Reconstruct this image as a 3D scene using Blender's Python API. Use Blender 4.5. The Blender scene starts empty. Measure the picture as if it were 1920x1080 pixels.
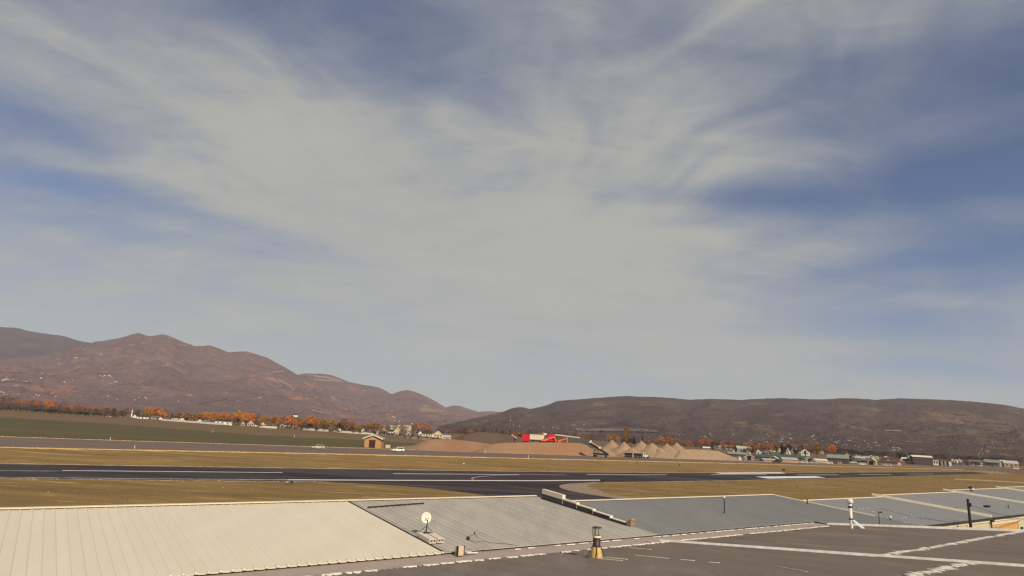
import bpy, bmesh, math, random
import numpy as np
from mathutils import Vector, Matrix
rnd = random.Random(7)
sc = bpy.context.scene
col = sc.collection

# ------------------------------------------------------------------ camera
FOC = 1144.0                       # focal length in pixels of a 1920 px wide picture
ROLL = math.atan(105 / 1920)
PITCH = math.atan(267.5 * math.cos(ROLL) / FOC)
CAM = np.array([0.0, 0.0, 11.0])
Fw = np.array([0, math.cos(PITCH), math.sin(PITCH)])
_u0 = np.array([0, -math.sin(PITCH), math.cos(PITCH)]); _r0 = np.array([1.0, 0, 0])
Rt = math.cos(ROLL) * _r0 + math.sin(ROLL) * _u0
Up = -math.sin(ROLL) * _r0 + math.cos(ROLL) * _u0
cd = bpy.data.cameras.new('camera'); cam = bpy.data.objects.new('camera', cd); col.objects.link(cam)
cd.sensor_width = 36.0; cd.lens = 36.0 * FOC / 1920; cd.clip_start = 0.1; cd.clip_end = 60000
m = Matrix.Identity(4)
for i in range(3):
    m[i][0] = Rt[i]; m[i][1] = Up[i]; m[i][2] = -Fw[i]; m[i][3] = CAM[i]
cam.matrix_world = m
sc.camera = cam

# ------------------------------------------------------------------ light
SUN_AZ = math.radians(152)         # clockwise from the viewing direction (+Y)
SUN_EL = math.radians(35)
sd = bpy.data.lights.new('sun', 'SUN'); sun = bpy.data.objects.new('sun', sd); col.objects.link(sun)
sd.energy = 3.9; sd.angle = math.radians(0.55); sd.color = (1.0, 0.86, 0.68)
to_sun = Vector((math.sin(SUN_AZ) * math.cos(SUN_EL), math.cos(SUN_AZ) * math.cos(SUN_EL), math.sin(SUN_EL)))
sun.rotation_euler = to_sun.to_track_quat('Z', 'Y').to_euler(); sun.location = (30, -40, 60)
sc.view_settings.view_transform = 'Standard'; sc.view_settings.look = 'None'
sc.view_settings.exposure = 0.4; sc.view_settings.gamma = 1.0; sc.view_settings.use_curve_mapping = False
sc.render.engine = 'CYCLES'
sc.cycles.max_bounces = 6; sc.cycles.diffuse_bounces = 2; sc.cycles.glossy_bounces = 2
sc.cycles.pixel_filter_type = 'BLACKMAN_HARRIS'; sc.cycles.filter_width = 1.35; sc.cycles.volume_bounces = 0; sc.cycles.transparent_max_bounces = 8

W = bpy.data.worlds.new('World'); sc.world = W; W.use_nodes = True
nt = W.node_tree; nt.nodes.clear(); N = nt.nodes; L = nt.links
def nd(t, **k):
    n = N.new(t)
    for a, b in k.items(): setattr(n, a, b)
    return n
def mth(op, a, b=None, c=None, clamp=False):
    n = nd('ShaderNodeMath', operation=op, use_clamp=clamp)
    for i, v in enumerate((a, b, c)):
        if v is None: continue
        if isinstance(v, (int, float)): n.inputs[i].default_value = v
        else: L.new(v, n.inputs[i])
    return n.outputs[0]
sky = nd('ShaderNodeTexSky', sky_type='NISHITA'); sky.sun_disc = False
sky.sun_elevation = SUN_EL; sky.sun_rotation = SUN_AZ; sky.altitude = 1700; sky.air_density = 1.0; sky.dust_density = 0.6; sky.ozone_density = 1.6
tc = nd('ShaderNodeTexCoord'); sep = nd('ShaderNodeSeparateXYZ'); L.new(tc.outputs['Generated'], sep.inputs[0])
zc = mth('MAXIMUM', sep.outputs[2], 0.0)
kk = mth('DIVIDE', 1.0, mth('ADD', zc, 0.15))
px_ = mth('MULTIPLY', sep.outputs[0], kk); py_ = mth('MULTIPLY', sep.outputs[1], kk)
cmb = nd('ShaderNodeCombineXYZ'); L.new(px_, cmb.inputs[0]); L.new(py_, cmb.inputs[1])
def noise(vec, scale, detail, rough, sx=1, sy=1, rot=0, off=(0, 0, 0), dist=0.0):
    mp = nd('ShaderNodeMapping'); L.new(vec, mp.inputs[0])
    mp.inputs['Rotation'].default_value = (0, 0, rot); mp.inputs['Scale'].default_value = (sx, sy, 1); mp.inputs['Location'].default_value = off
    n = nd('ShaderNodeTexNoise'); n.inputs['Scale'].default_value = scale; n.inputs['Detail'].default_value = detail
    n.inputs['Roughness'].default_value = rough; n.inputs['Distortion'].default_value = dist
    L.new(mp.outputs[0], n.inputs['Vector']); return n.outputs['Fac']
n_big = noise(cmb.outputs[0], 1.1, 3, 0.5, 1, 1.3, 0.45, (3.1, 1.2, 0), 0.5)
n_wis = noise(cmb.outputs[0], 1.5, 9, 0.56, 1.0, 2.6, 0.15, (0.3, 5.2, 0), 0.8)
n_fin = noise(cmb.outputs[0], 6.5, 9, 0.68, 1.0, 1.6, 0.5, (7.3, 2.2, 0), 0.9)
# veils of cirrus that fan out from one far point of the cloud layer
qx = mth('SUBTRACT', px_, -0.30); qy = mth('SUBTRACT', 2.55, py_)
pol = nd('ShaderNodeCombineXYZ'); L.new(mth('MULTIPLY', mth('ARCTAN2', qx, qy), 1.55), pol.inputs[0])
L.new(mth('MULTIPLY', mth('SQRT', mth('ADD', mth('MULTIPLY', qx, qx), mth('MULTIPLY', qy, qy))), 0.62), pol.inputs[1])
n_pol = noise(pol.outputs[0], 2.4, 8, 0.53, 1.0, 1.3, 0.0, (4.2, 8.8, 0), 1.3)
rad = mth('SQRT', mth('ADD', mth('MULTIPLY', qx, qx), mth('MULTIPLY', qy, qy)))
w_pol = mth('MULTIPLY', mth('MULTIPLY', mth('ADD', qy, 0.25), 1.6, clamp=True), mth('MULTIPLY', mth('SUBTRACT', rad, 0.45), 1.3, clamp=True))
cover = mth('ADD', 0.72, mth('MULTIPLY', mth('SUBTRACT', n_big, 0.5), 0.55))
# thin and thick places of the cirrus sheet (centres on the cloud layer, cx, cy, sx, sy, turn, weight)
for cx, cy, sx, sy, a, w in ((1.27, 1.40, .34, .12, -.50, -.95), (1.50, 1.78, .24, .13, -.35, -.62), (1.42, 2.10, .28, .13, -.3, -.36), (1.75, 2.55, .35, .18, 0, -.42),
                             (2.25, 3.1, .32, .16, .0, -.46), (0.72, 1.68, .26, .055, -.10, -.36), (-1.28, 1.80, .38, .07, .66, -.38), (-1.50, 1.95, .25, .12, .6, -.2), (-1.30, 1.36, .28, .12, .5, -.34),
                             (-.22, 1.15, .38, .17, .1, -.34), (0.80, 1.22, .30, .12, -.6, -.18), (1.10, 1.02, .20, .12, -.6, -.34), (-.75, 1.45, .30, .35, 0, .22), (.12, 1.85, .45, .50, 0, .40), (.42, 1.40, .18, .16, -.6, .22), (-.3, 2.9, 1.2, .7, 0, .22), (1.0, 3.2, .6, .6, 0, .14), (1.35, 1.95, .42, .75, -.25, -.12), (1.0, 1.05, .5, .25, -.5, -.16)):
    ux = mth('SUBTRACT', px_, cx); uy = mth('SUBTRACT', py_, cy); ca, sa = math.cos(a), math.sin(a)
    e1 = mth('ADD', mth('MULTIPLY', ux, ca / sx), mth('MULTIPLY', uy, sa / sx))
    e2 = mth('ADD', mth('MULTIPLY', ux, -sa / sy), mth('MULTIPLY', uy, ca / sy))
    g = mth('EXPONENT', mth('MULTIPLY', mth('ADD', mth('MULTIPLY', e1, e1), mth('MULTIPLY', e2, e2)), -0.5))
    cover = mth('ADD', cover, mth('MULTIPLY', g, w))
cover = mth('ADD', cover, mth('MULTIPLY', mth('SUBTRACT', n_wis, 0.5), 0.50))
cover = mth('ADD', cover, mth('MULTIPLY', mth('MULTIPLY', mth('SUBTRACT', n_pol, 0.5), 0.88), w_pol))
cover = mth('ADD', cover, mth('MULTIPLY', mth('SUBTRACT', n_fin, 0.5), 0.32))
cover = mth('ADD', cover, mth('MULTIPLY', mth('EXPONENT', mth('MULTIPLY', zc, -9.0)), 0.42))
fac = mth('MULTIPLY', cover, 1.0, clamp=True)
SKY_STR = 0.085
ccol = nd('ShaderNodeMix', data_type='RGBA')
ccol.inputs['A'].default_value = (2.25, 2.55, 3.25, 1); ccol.inputs['B'].default_value = (4.18, 4.08, 3.60, 1)
L.new(mth('MULTIPLY', mth('SUBTRACT', cover, 0.35), 1.25, clamp=True), ccol.inputs['Factor'])
skc = nd('ShaderNodeMix', data_type='RGBA', blend_type='MULTIPLY'); skc.inputs['Factor'].default_value = 1.0
L.new(sky.outputs[0], skc.inputs['A']); skc.inputs['B'].default_value = (0.60, 0.63, 0.72, 1)
hzc = nd('ShaderNodeMix', data_type='RGBA'); hzc.inputs['B'].default_value = (3.75, 4.10, 4.05, 1); L.new(ccol.outputs['Result'], hzc.inputs['A'])
L.new(mth('MULTIPLY', mth('EXPONENT', mth('MULTIPLY', zc, -7.5)), 0.85), hzc.inputs['Factor'])
mx = nd('ShaderNodeMix', data_type='RGBA'); L.new(mth('MULTIPLY', fac, 0.92), mx.inputs['Factor']); L.new(skc.outputs['Result'], mx.inputs['A']); L.new(hzc.outputs['Result'], mx.inputs['B'])
bg = nd('ShaderNodeBackground'); bg.inputs['Strength'].default_value = SKY_STR; L.new(mx.outputs['Result'], bg.inputs['Color'])
wo = nd('ShaderNodeOutputWorld'); L.new(bg.outputs[0], wo.inputs['Surface'])
try:
    sc.cycles.use_denoising = True; sc.cycles.denoiser = 'OPENIMAGEDENOISE'
except Exception: pass

# ------------------------------------------------------------------ survey helpers
AZ = math.radians(53.3)            # bearing of the runway and of the hangar row
EU = np.array([math.sin(AZ), math.cos(AZ)]); EV = np.array([-math.cos(AZ), math.sin(AZ)])
def ray(x, y):
    d = Fw * FOC + Rt * (x - 960) + Up * (540 - y); return d / np.linalg.norm(d)
def at(x, y, z=0.0):
    d = ray(x, y); t = (z - CAM[2]) / d[2]; return CAM + d * t
def onplane(x, y, z0, v0, s):
    d = ray(x, y); dv = d[:2] @ EV; t = (z0 - s * v0 - CAM[2]) / (d[2] - s * dv)
    P = CAM + t * d; return float(P[:2] @ EU), float(P[:2] @ EV), float(P[2])
def W3(u, v, z=0.0):
    p = EU * u + EV * v; return Vector((float(p[0]), float(p[1]), float(z)))
def horizon(x): return 755 + 105 / 1920 * x
def mpp(P): return float((np.array(P) - CAM) @ Fw) / FOC   # metres per photo pixel at a point

# ------------------------------------------------------------------ mesh helpers
class MB:
    def __init__(s): s.v = []; s.f = []; s.m = []
    def add(s, vs, fs, mi=0):
        o = len(s.v); s.v += [tuple(map(float, p)) for p in vs]; s.f += [tuple(i + o for i in f) for f in fs]; s.m += [mi] * len(fs); return s
    def hexa(s, c8, mi=0):
        return s.add(c8, [(3, 2, 1, 0), (4, 5, 6, 7), (0, 1, 5, 4), (1, 2, 6, 5), (2, 3, 7, 6), (3, 0, 4, 7)], mi)
    def box(s, cx, cy, cz, sx, sy, sz, rz=0, mi=0, T=None):
        c, n = math.cos(rz), math.sin(rz); out = []
        for dz in (-.5, .5):
            for dx, dy in ((-.5, -.5), (.5, -.5), (.5, .5), (-.5, .5)):
                x, y = dx * sx, dy * sy; p = Vector((cx + x * c - y * n, cy + x * n + y * c, cz + dz * sz)); out.append(T @ p if T else p)
        return s.hexa(out, mi)
    def tube(s, p, q, r0, r1=None, n=8, mi=0, caps=True):
        r1 = r0 if r1 is None else r1; p = Vector(p); q = Vector(q); a = (q - p).normalized()
        t = a.orthogonal().normalized(); b = a.cross(t); vs = []
        for c, r in ((p, r0), (q, r1)):
            for i in range(n):
                w = 2 * math.pi * i / n; vs.append(c + (t * math.cos(w) + b * math.sin(w)) * r)
        fs = [(i, (i + 1) % n, n + (i + 1) % n, n + i) for i in range(n)]
        if caps: fs += [tuple(range(n - 1, -1, -1)), tuple(range(n, 2 * n))]
        return s.add(vs, fs, mi)
    def lathe(s, prof, n=16, mi=0, c=(0, 0, 0)):
        vs = []; fs = []; k = len(prof)
        for i in range(n):
            w = 2 * math.pi * i / n
            for r, z in prof: vs.append((c[0] + r * math.cos(w), c[1] + r * math.sin(w), c[2] + z))
        for i in range(n):
            j = (i + 1) % n
            for a in range(k - 1): fs.append((i * k + a, j * k + a, j * k + a + 1, i * k + a + 1))
        return s.add(vs, fs, mi)
    def prism(s, poly, y0, y1, mi=0):            # poly in xz, extruded along y
        n = len(poly); vs = [(x, y0, z) for x, z in poly] + [(x, y1, z) for x, z in poly]
        fs = [tuple(range(n)), tuple(range(2 * n - 1, n - 1, -1))] + [(i, n + i, n + (i + 1) % n, (i + 1) % n) for i in range(n)]
        return s.add(vs, fs, mi)
    def mesh(s, name, *mats):
        me = bpy.data.meshes.new(name); me.from_pydata(s.v, [], s.f)
        for mt in mats: me.materials.append(mt)
        if any(s.m): me.polygons.foreach_set('material_index', s.m)
        me.update(); return me
    def build(s, name, mats, parent=None, loc=None, smooth=False):
        me = s.mesh(name, *(mats if isinstance(mats, (list, tuple)) else (mats,)))
        if smooth: me.polygons.foreach_set('use_smooth', [True] * len(me.polygons))
        return put(name, me, parent, loc)
def put(name, me, parent=None, loc=None, rz=0, scale=None):
    o = bpy.data.objects.new(name, me); col.objects.link(o)
    if parent: o.parent = parent
    if loc is not None: o.location = loc
    if rz: o.rotation_euler = (0, 0, rz)
    if scale is not None: o.scale = scale
    return o
def tag(o, label, cat, group=None):
    o['label'] = label; o['category'] = cat
    if group: o['group'] = group
    return o
def thing(name, label, cat, loc=(0, 0, 0), rz=0, group=None):
    o = bpy.data.objects.new(name, None); col.objects.link(o); o.empty_display_size = 0.2
    o.location = loc; o.rotation_euler = (0, 0, rz); return tag(o, label, cat, group)
def struct(o, kind='structure'): o['kind'] = kind; return o
RUV = math.pi / 2 - AZ             # turn that lays a local +X along the runway direction (u) and +Y along v

# ------------------------------------------------------------------ materials
def mat(name, c1, c2=None, scale=1.0, rough=0.85, stretch=(1, 1, 1), detail=6, bump=0.0, bscale=None, metal=0.0, c3=None, s3=0.1, rz=0.0, spec=0.3, rand=0.0, w3=(.45, .6), w2=(.32, .68)):
    mt = bpy.data.materials.new(name); mt.use_nodes = True; t = mt.node_tree; b = t.nodes['Principled BSDF']
    b.inputs['Roughness'].default_value = rough; b.inputs['Metallic'].default_value = metal; b.inputs['Specular IOR Level'].default_value = spec
    g = t.nodes.new('ShaderNodeNewGeometry'); mp = t.nodes.new('ShaderNodeMapping'); t.links.new(g.outputs['Position'], mp.inputs[0])
    mp.inputs['Rotation'].default_value = (0, 0, rz); mp.inputs['Scale'].default_value = stretch
    def nz(sc_, de=detail):
        n = t.nodes.new('ShaderNodeTexNoise'); n.inputs['Scale'].default_value = sc_; n.inputs['Detail'].default_value = de; n.inputs['Roughness'].default_value = 0.62
        t.links.new(mp.outputs[0], n.inputs['Vector']); return n.outputs['Fac']
    def ramp(src, a, bb, lo, hi):
        r = t.nodes.new('ShaderNodeMapRange'); r.inputs[1].default_value = lo; r.inputs[2].default_value = hi; t.links.new(src, r.inputs[0])
        x = t.nodes.new('ShaderNodeMix'); x.data_type = 'RGBA'; t.links.new(r.outputs[0], x.inputs['Factor'])
        for k, v in (('A', a), ('B', bb)):
            if isinstance(v, tuple): x.inputs[k].default_value = (*v, 1)
            else: t.links.new(v, x.inputs[k])
        return x.outputs['Result']
    c2 = c2 or tuple(v * 0.85 for v in c1)
    out = ramp(nz(scale), c1, c2, *w2)
    if c3: out = ramp(nz(s3), out, c3, *w3)
    if rand:
        oi = t.nodes.new('ShaderNodeObjectInfo'); hs = t.nodes.new('ShaderNodeHueSaturation'); r = t.nodes.new('ShaderNodeMapRange')
        r.inputs[3].default_value = 1 - rand; r.inputs[4].default_value = 1 + rand; t.links.new(oi.outputs['Random'], r.inputs[0]); t.links.new(r.outputs[0], hs.inputs['Value'])
        r2 = t.nodes.new('ShaderNodeMapRange'); r2.inputs[3].default_value = .5 - rand * .06; r2.inputs[4].default_value = .5 + rand * .06
        mm = t.nodes.new('ShaderNodeMath'); mm.operation = 'FRACT'; m2 = t.nodes.new('ShaderNodeMath'); m2.operation = 'MULTIPLY'; m2.inputs[1].default_value = 7.31
        t.links.new(oi.outputs['Random'], m2.inputs[0]); t.links.new(m2.outputs[0], mm.inputs[0]); t.links.new(mm.outputs[0], r2.inputs[0]); t.links.new(r2.outputs[0], hs.inputs['Hue'])
        t.links.new(out, hs.inputs['Color']); out = hs.outputs['Color']
    t.links.new(out, b.inputs['Base Color'])
    if bump:
        bn = t.nodes.new('ShaderNodeBump'); bn.inputs['Strength'].default_value = bump; bn.inputs['Distance'].default_value = 0.3
        t.links.new(nz(bscale or scale * 2), bn.inputs['Height']); t.links.new(bn.outputs[0], b.inputs['Normal'])
    return mt
ST = (0.18, 1, 1)                   # streaks run along the runway
M = {}
M['ground'] = mat('dry_plain', (.19, .115, .045), (.115, .07, .034), .09, .95, ST, 9, .5, .8, c3=(.075, .055, .036), s3=.012, rz=-RUV, w3=(.5, .68))
M['grass'] = mat('dry_grass', (.27, .165, .048), (.145, .092, .031), .12, .95, ST, 10, .6, .9, c3=(.42, .285, .115), s3=.33, rz=-RUV, w3=(.53, .70))
M['grass_near'] = mat('dry_grass_near', (.245, .152, .047), (.135, .085, .028), .16, .95, (0.22, 1, 1), 10, .6, .9, c3=(.42, .29, .12), s3=.45, rz=-RUV, w3=(.55, .74))
M['straw'] = mat('straw_grass', (.78, .52, .20), (.44, .28, .095), .5, .95, (0.3, 1, 1), 8, .6, 2.0, rz=-RUV)
M['straw_dull'] = mat('dull_straw', (.50, .38, .23), (.24, .165, .09), .8, .95, (0.3, 1, 1), 8, .6, 2.0, rz=-RUV)
M['field'] = mat('green_crop', (.066, .060, .018), (.092, .074, .026), .04, .95, (0.06, 1, 1), 8, .3, .8, c3=(.145, .095, .045), s3=.010, rz=-RUV + .05, w3=(.56, .66))
M['field_brown'] = mat('stubble', (.175, .104, .050), (.115, .080, .034), .03, .95, (0.06, 1, 1), 8, .3, .8, rz=-RUV + .05)
M['dark_field_edge'] = mat('dark_field_edge', (.040, .034, .012), (.075, .055, .020), .3, .95, (.3, 1, 1), 8, rz=-RUV)
M['asphalt'] = mat('runway_asphalt', (.050, .043, .045), (.062, .054, .056), .05, .9, (.15, 1, 1), 8, .1, 6, rz=-RUV, spec=.15, c3=(.030, .023, .026), s3=.09)
M['road'] = mat('old_asphalt', (.165, .120, .098), (.135, .098, .082), .07, .9, (.12, 1, 1), 8, .1, 5, rz=-RUV, spec=.2)
M['paint'] = mat('white_paint', (.78, .76, .74), (.55, .53, .51), .9, .7, detail=8)
M['paint_thin'] = mat('worn_paint', (.55, .52, .50), (.16, .13, .13), 1.2, .8, (.3, 1, 1), rz=-RUV, detail=8)
M['yellow_line'] = mat('worn_yellow_paint', (.62, .46, .32), (.36, .27, .20), 1.5, .8)
M['gravel'] = mat('gravel_shoulder', (.32, .235, .165), (.20, .145, .10), 1.3, .95, detail=9, bump=.4)
M['dirt'] = mat('red_earth', (.27, .145, .078), (.22, .117, .062), .10, .95, detail=10, bump=.8, bscale=.6, c3=(.27, .165, .10), s3=.05)
M['dirt_dark'] = mat('dark_earth', (.115, .075, .052), (.085, .055, .040), .08, .95, detail=9, bump=.6, bscale=.5)
M['pile'] = mat('grey_gravel_heap', (.33, .228, .145), (.25, .174, .110), .35, .95, detail=10, bump=.6, bscale=1.5)
M['stock'] = mat('dark_grey_stock', (.075, .068, .052), (.058, .052, .042), .2, .95, detail=9)
M['pad'] = mat('gravel_yard', (.24, .165, .115), (.19, .13, .09), .08, .95, (.3, 1, 1), 8, rz=-RUV)
# metal roofs
M['white_roof'] = mat('white_metal', (.64, .575, .45), (.605, .54, .425), .5, .45, (1, .2, 1), 7, spec=.35, rand=.02, rz=-RUV, c3=(.59, .525, .40), s3=.35, w3=(.52, .75))
M['grey_roof'] = mat('grey_metal', (.40, .37, .315), (.34, .318, .275), .8, .5, (1, .25, 1), 7, spec=.4, rz=-RUV, rand=.06, c3=(.33, .31, .275), s3=.4, w3=(.5, .7))
M['blue_roof'] = mat('blue_grey_metal', (.235, .238, .230), (.205, .209, .205), .5, .45, (1, .3, 1), 7, spec=.4, rz=-RUV, rand=.03)
M['brown_roof'] = mat('weathered_metal', (.262, .218, .178), (.215, .180, .148), .7, .55, (1, .25, 1), 8, spec=.3, rz=-RUV, rand=.05, c3=(.31, .262, .218), s3=.45, w3=(.53, .72))
M['valley'] = mat('valley_metal', (.37, .30, .25), (.31, .255, .215), .9, .6)
M['cream'] = mat('cream_trim', (.70, .62, .46), (.58, .50, .36), 1.5, .6)
M['white_flash'] = mat('white_flashing', (.80, .75, .66), (.55, .49, .42), 2.5, .6, detail=8)
M['dark_metal'] = mat('dark_metal', (.040, .036, .036), (.025, .022, .022), 3, .5)
M['charcoal'] = mat('charcoal_siding', (.085, .083, .08), (.065, .063, .062), .9, .5)
M['wall_green'] = mat('pale_green_siding', (.52, .50, .31), (.46, .44, .27), .6, .6)
M['orange_door'] = mat('orange_tan_door', (.60, .34, .105), (.52, .30, .09), .6, .6)
M['concrete'] = mat('concrete_block', (.42, .34, .28), (.32, .26, .21), 6, .9, detail=8, bump=.2)
M['block_end'] = mat('pale_concrete', (.62, .55, .45), (.50, .44, .36), 6, .9)
M['hollow'] = mat('hollow_dark', (.03, .022, .018), (.02, .016, .014), 3, .95)
M['dish'] = mat('off_white_dish', (.76, .70, .58), (.70, .64, .53), 3, .5)
M['steel'] = mat('galvanised_steel', (.62, .60, .55), (.45, .43, .39), 4, .35, metal=.6, detail=7)
M['vent_white'] = mat('painted_vent', (.70, .66, .57), (.55, .52, .45), 3, .5)
M['bluewhite'] = mat('blue_white_flashing', (.52, .54, .61), (.44, .46, .53), 3, .4)
M['flue_brown'] = mat('brown_flue', (.050, .030, .026), (.032, .020, .018), 4, .45)
M['tan_cone'] = mat('yellow_tan_sealant', (.60, .40, .13), (.48, .30, .09), 5, .8, detail=8)
M['rust'] = mat('rusty_cap', (.36, .22, .13), (.24, .14, .08), 6, .9)
# buildings
M['w_white'] = mat('white_wall', (.72, .67, .58), (.64, .59, .5), .4, .8)
M['w_cream'] = mat('cream_wall', (.56, .46, .32), (.50, .41, .28), .4, .8)
M['w_tan'] = mat('tan_wall', (.40, .28, .19), (.35, .24, .165), .4, .8)
M['w_pink'] = mat('pinkish_wall', (.46, .31, .24), (.40, .27, .21), .4, .8)
M['w_grey'] = mat('grey_wall', (.25, .25, .235), (.21, .21, .2), .4, .8)
M['w_dark'] = mat('dark_wall', (.085, .075, .068), (.065, .058, .052), .4, .8)
M['r_dark'] = mat('dark_shingles', (.045, .042, .043), (.032, .030, .031), .8, .9)
M['r_grey'] = mat('grey_shingles', (.14, .128, .118), (.115, .105, .097), .8, .9)
M['r_pale'] = mat('pale_metal_roof', (.42, .40, .345), (.37, .35, .30), .5, .5)
M['r_sage'] = mat('sage_metal_roof', (.23, .255, .215), (.20, .222, .188), .5, .5)
M['r_green'] = mat('green_metal_roof', (.050, .088, .062), (.042, .074, .053), .5, .5)
M['r_brown'] = mat('brown_shingles', (.10, .068, .05), (.08, .054, .04), .8, .9)
M['r_white'] = mat('white_roofing', (.66, .62, .54), (.6, .56, .48), .5, .6)
M['glass'] = mat('dark_window_glass', (.030, .032, .036), (.022, .024, .027), 1, .15, spec=.5)
M['brick'] = mat('orange_brick', (.46, .255, .125), (.38, .21, .10), 2.2, .9)
M['hut_roof'] = mat('hut_green_roof', (.30, .31, .19), (.25, .26, .16), .8, .7)
M['door_brown'] = mat('brown_door', (.050, .026, .022), (.04, .02, .018), 2, .6)
M['fence'] = mat('white_vinyl', (.78, .74, .66), (.70, .66, .58), 1, .6)
# vehicles
M['car_white'] = mat('white_car_paint', (.78, .74, .66), (.76, .72, .64), 1, .25, spec=.5)
M['car_silver'] = mat('silver_car_paint', (.48, .44, .40), (.46, .42, .38), 1, .25, spec=.5)
M['car_red'] = mat('red_car_paint', (.20, .025, .02), (.18, .022, .018), 1, .3, spec=.5)
M['tyre'] = mat('tyre_rubber', (.02, .02, .02), (.015, .015, .015), 3, .9)
M['rim'] = mat('wheel_rim', (.35, .34, .33), (.3, .29, .28), 3, .4, metal=.5)
M['lamp'] = mat('headlamp_glass', (.7, .68, .62), (.65, .63, .58), 3, .2)
M['red'] = mat('red_machine_paint', (.55, .018, .045), (.48, .016, .038), .7, .5)
M['orange'] = mat('orange_machine_paint', (.80, .155, .045), (.70, .13, .04), .7, .5)
M['c_white'] = mat('white_container', (.66, .62, .47), (.58, .54, .41), 1.2, .6)
M['black'] = mat('black_steel', (.022, .020, .018), (.016, .015, .013), 1, .6)
# plants
def leafmat(n, a, b): return mat(n, a, b, .9, .85, rand=.22, spec=.1)
M['lf_orange'] = leafmat('orange_leaves', (.52, .185, .042), (.32, .115, .032))
M['lf_red'] = leafmat('russet_leaves', (.36, .135, .060), (.22, .085, .045))
M['lf_olive'] = leafmat('olive_leaves', (.34, .185, .045), (.17, .105, .033))
M['lf_brown'] = leafmat('bare_twigs', (.20, .120, .085), (.12, .08, .062))
M['lf_grey'] = leafmat('grey_twigs', (.125, .095, .085), (.08, .065, .06))
M['lf_dark'] = leafmat('evergreen_needles', (.030, .032, .020), (.018, .020, .014))
M['scrub'] = mat('plateau_scrub', (.042, .038, .034), (.030, .028, .027), .02, .9, spec=.1)
M['bark'] = mat('bark', (.085, .06, .045), (.05, .036, .03), 2, .95)

# ------------------------------------------------------------------ value noise for relief
_rs = np.random.RandomState(11); _T = _rs.rand(256, 256)
def vn(x, y):
    xi = np.floor(x).astype(int); yi = np.floor(y).astype(int); fx = x - xi; fy = y - yi
    fx = fx * fx * (3 - 2 * fx); fy = fy * fy * (3 - 2 * fy); g = lambda a, b: _T[a % 256, b % 256]
    return (g(xi, yi) * (1 - fx) + g(xi + 1, yi) * fx) * (1 - fy) + (g(xi, yi + 1) * (1 - fx) + g(xi + 1, yi + 1) * fx) * fy
def fbm(x, y, o=5, ridged=False):
    s = 0; a = .5; t = 0
    for i in range(o):
        n = vn(x * 2 ** i + 17.3 * i, y * 2 ** i + 9.1 * i)
        if ridged: n = 1 - np.abs(2 * n - 1)
        s = s + a * n; t += a; a *= .5
    return s / t

# ------------------------------------------------------------------ ground sheets
def sheet(name, px, z, mt, kind='structure', dense=0):
    pts = [at(x, y, z) for x, y in px]
    me = bpy.data.meshes.new(name); me.from_pydata([tuple(p) for p in pts], [], [tuple(range(len(pts)))])
    me.materials.append(mt); me.update()
    bm = bmesh.new(); bm.from_mesh(me); bmesh.ops.triangulate(bm, faces=bm.faces[:]); bm.to_mesh(me); bm.free()
    if me.polygons[0].normal.z < 0: me.flip_normals()
    return struct(put(name, me), kind)
def resample(pts, n):
    pts = [np.array(p, float) for p in pts]; d = [0]
    for a, b in zip(pts, pts[1:]): d.append(d[-1] + np.linalg.norm(b - a))
    out = []
    for s in np.linspace(0, d[-1], n):
        i = max(0, min(len(pts) - 2, int(np.searchsorted(d, s, side='right')) - 1)); k = (s - d[i]) / max(1e-9, d[i + 1] - d[i]); out.append(pts[i] * (1 - k) + pts[i + 1] * k)
    return out
def smooth(pts, it=2):
    pts = [np.array(p, float) for p in pts]
    for _ in range(it):
        q = [pts[0]]
        for a, b in zip(pts, pts[1:]): q += [a * .75 + b * .25, a * .25 + b * .75]
        pts = q + [pts[-1]]
    return pts
def band(name, A, B, z, mt, n=80, kind='structure', jitA=0.0, jitB=0.0):
    """a strip between two surveyed lines (3-D points on the ground)"""
    A = resample(A, n); B = resample(B, n); mb = MB(); r = random.Random(len(name) * 7 + n)
    vs = []
    for a, b in zip(A, B):
        d = (b - a); d = d / max(1e-6, np.linalg.norm(d))
        vs.append(a - d * jitA * r.uniform(-1, 1)); vs.append(b + d * jitB * r.uniform(-1, 1))
    vs = [(p[0], p[1], z) for p in vs]
    mb.add(vs, [(2 * i, 2 * i + 2, 2 * i + 3, 2 * i + 1) for i in range(n - 1)])
    me = mb.mesh(name, mt)
    if me.polygons[0].normal.z < 0: me.flip_normals()
    return struct(put(name, me), kind)
def line3(px): return [at(x, y, 0) for x, y in px]
def offset(L3, d):                  # shift a ground line along v
    return [p + np.array([EV[0] * d, EV[1] * d, 0]) for p in L3]

g = MB(); R_ = 13300
g.add([(-R_, -3200, 0), (R_, -3200, 0), (R_, 14300, 0), (-R_, 14300, 0)], [(0, 1, 2, 3)]); struct(g.build('ground', M['ground']))

rw_far = smooth(line3([(-420, 863.5), (0, 870), (480, 877.5), (960, 884.5), (1250, 887), (1400, 887), (1600, 886), (1760, 885), (1880, 884.5)]))
rw_near = smooth(line3([(-420, 889), (0, 897), (480, 902), (960, 906), (1250, 903), (1400, 900), (1600, 895.5), (1760, 891), (1880, 887)]))
rd_far = smooth(line3([(-420, 804), (0, 819.5), (480, 834.5), (700, 841.5), (960, 850.5), (1300, 861.5), (1440, 866), (1600, 872), (1800, 878)]))
rd_near = smooth(line3([(-420, 828), (0, 838), (480, 847.5), (700, 852), (960, 858.5), (1300, 866.5), (1440, 870), (1600, 875), (1800, 880)]))
band('grass_infield', rd_near, rw_far, .006, M['grass'], 120)
near_edge = [p for p in rw_near]
band('grass_strip', rw_near, offset(rw_near, -45), .006, M['grass_near'], 120)
band('runway', rw_far, rw_near, .03, M['asphalt'], 160, jitA=.15, jitB=.15)
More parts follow.
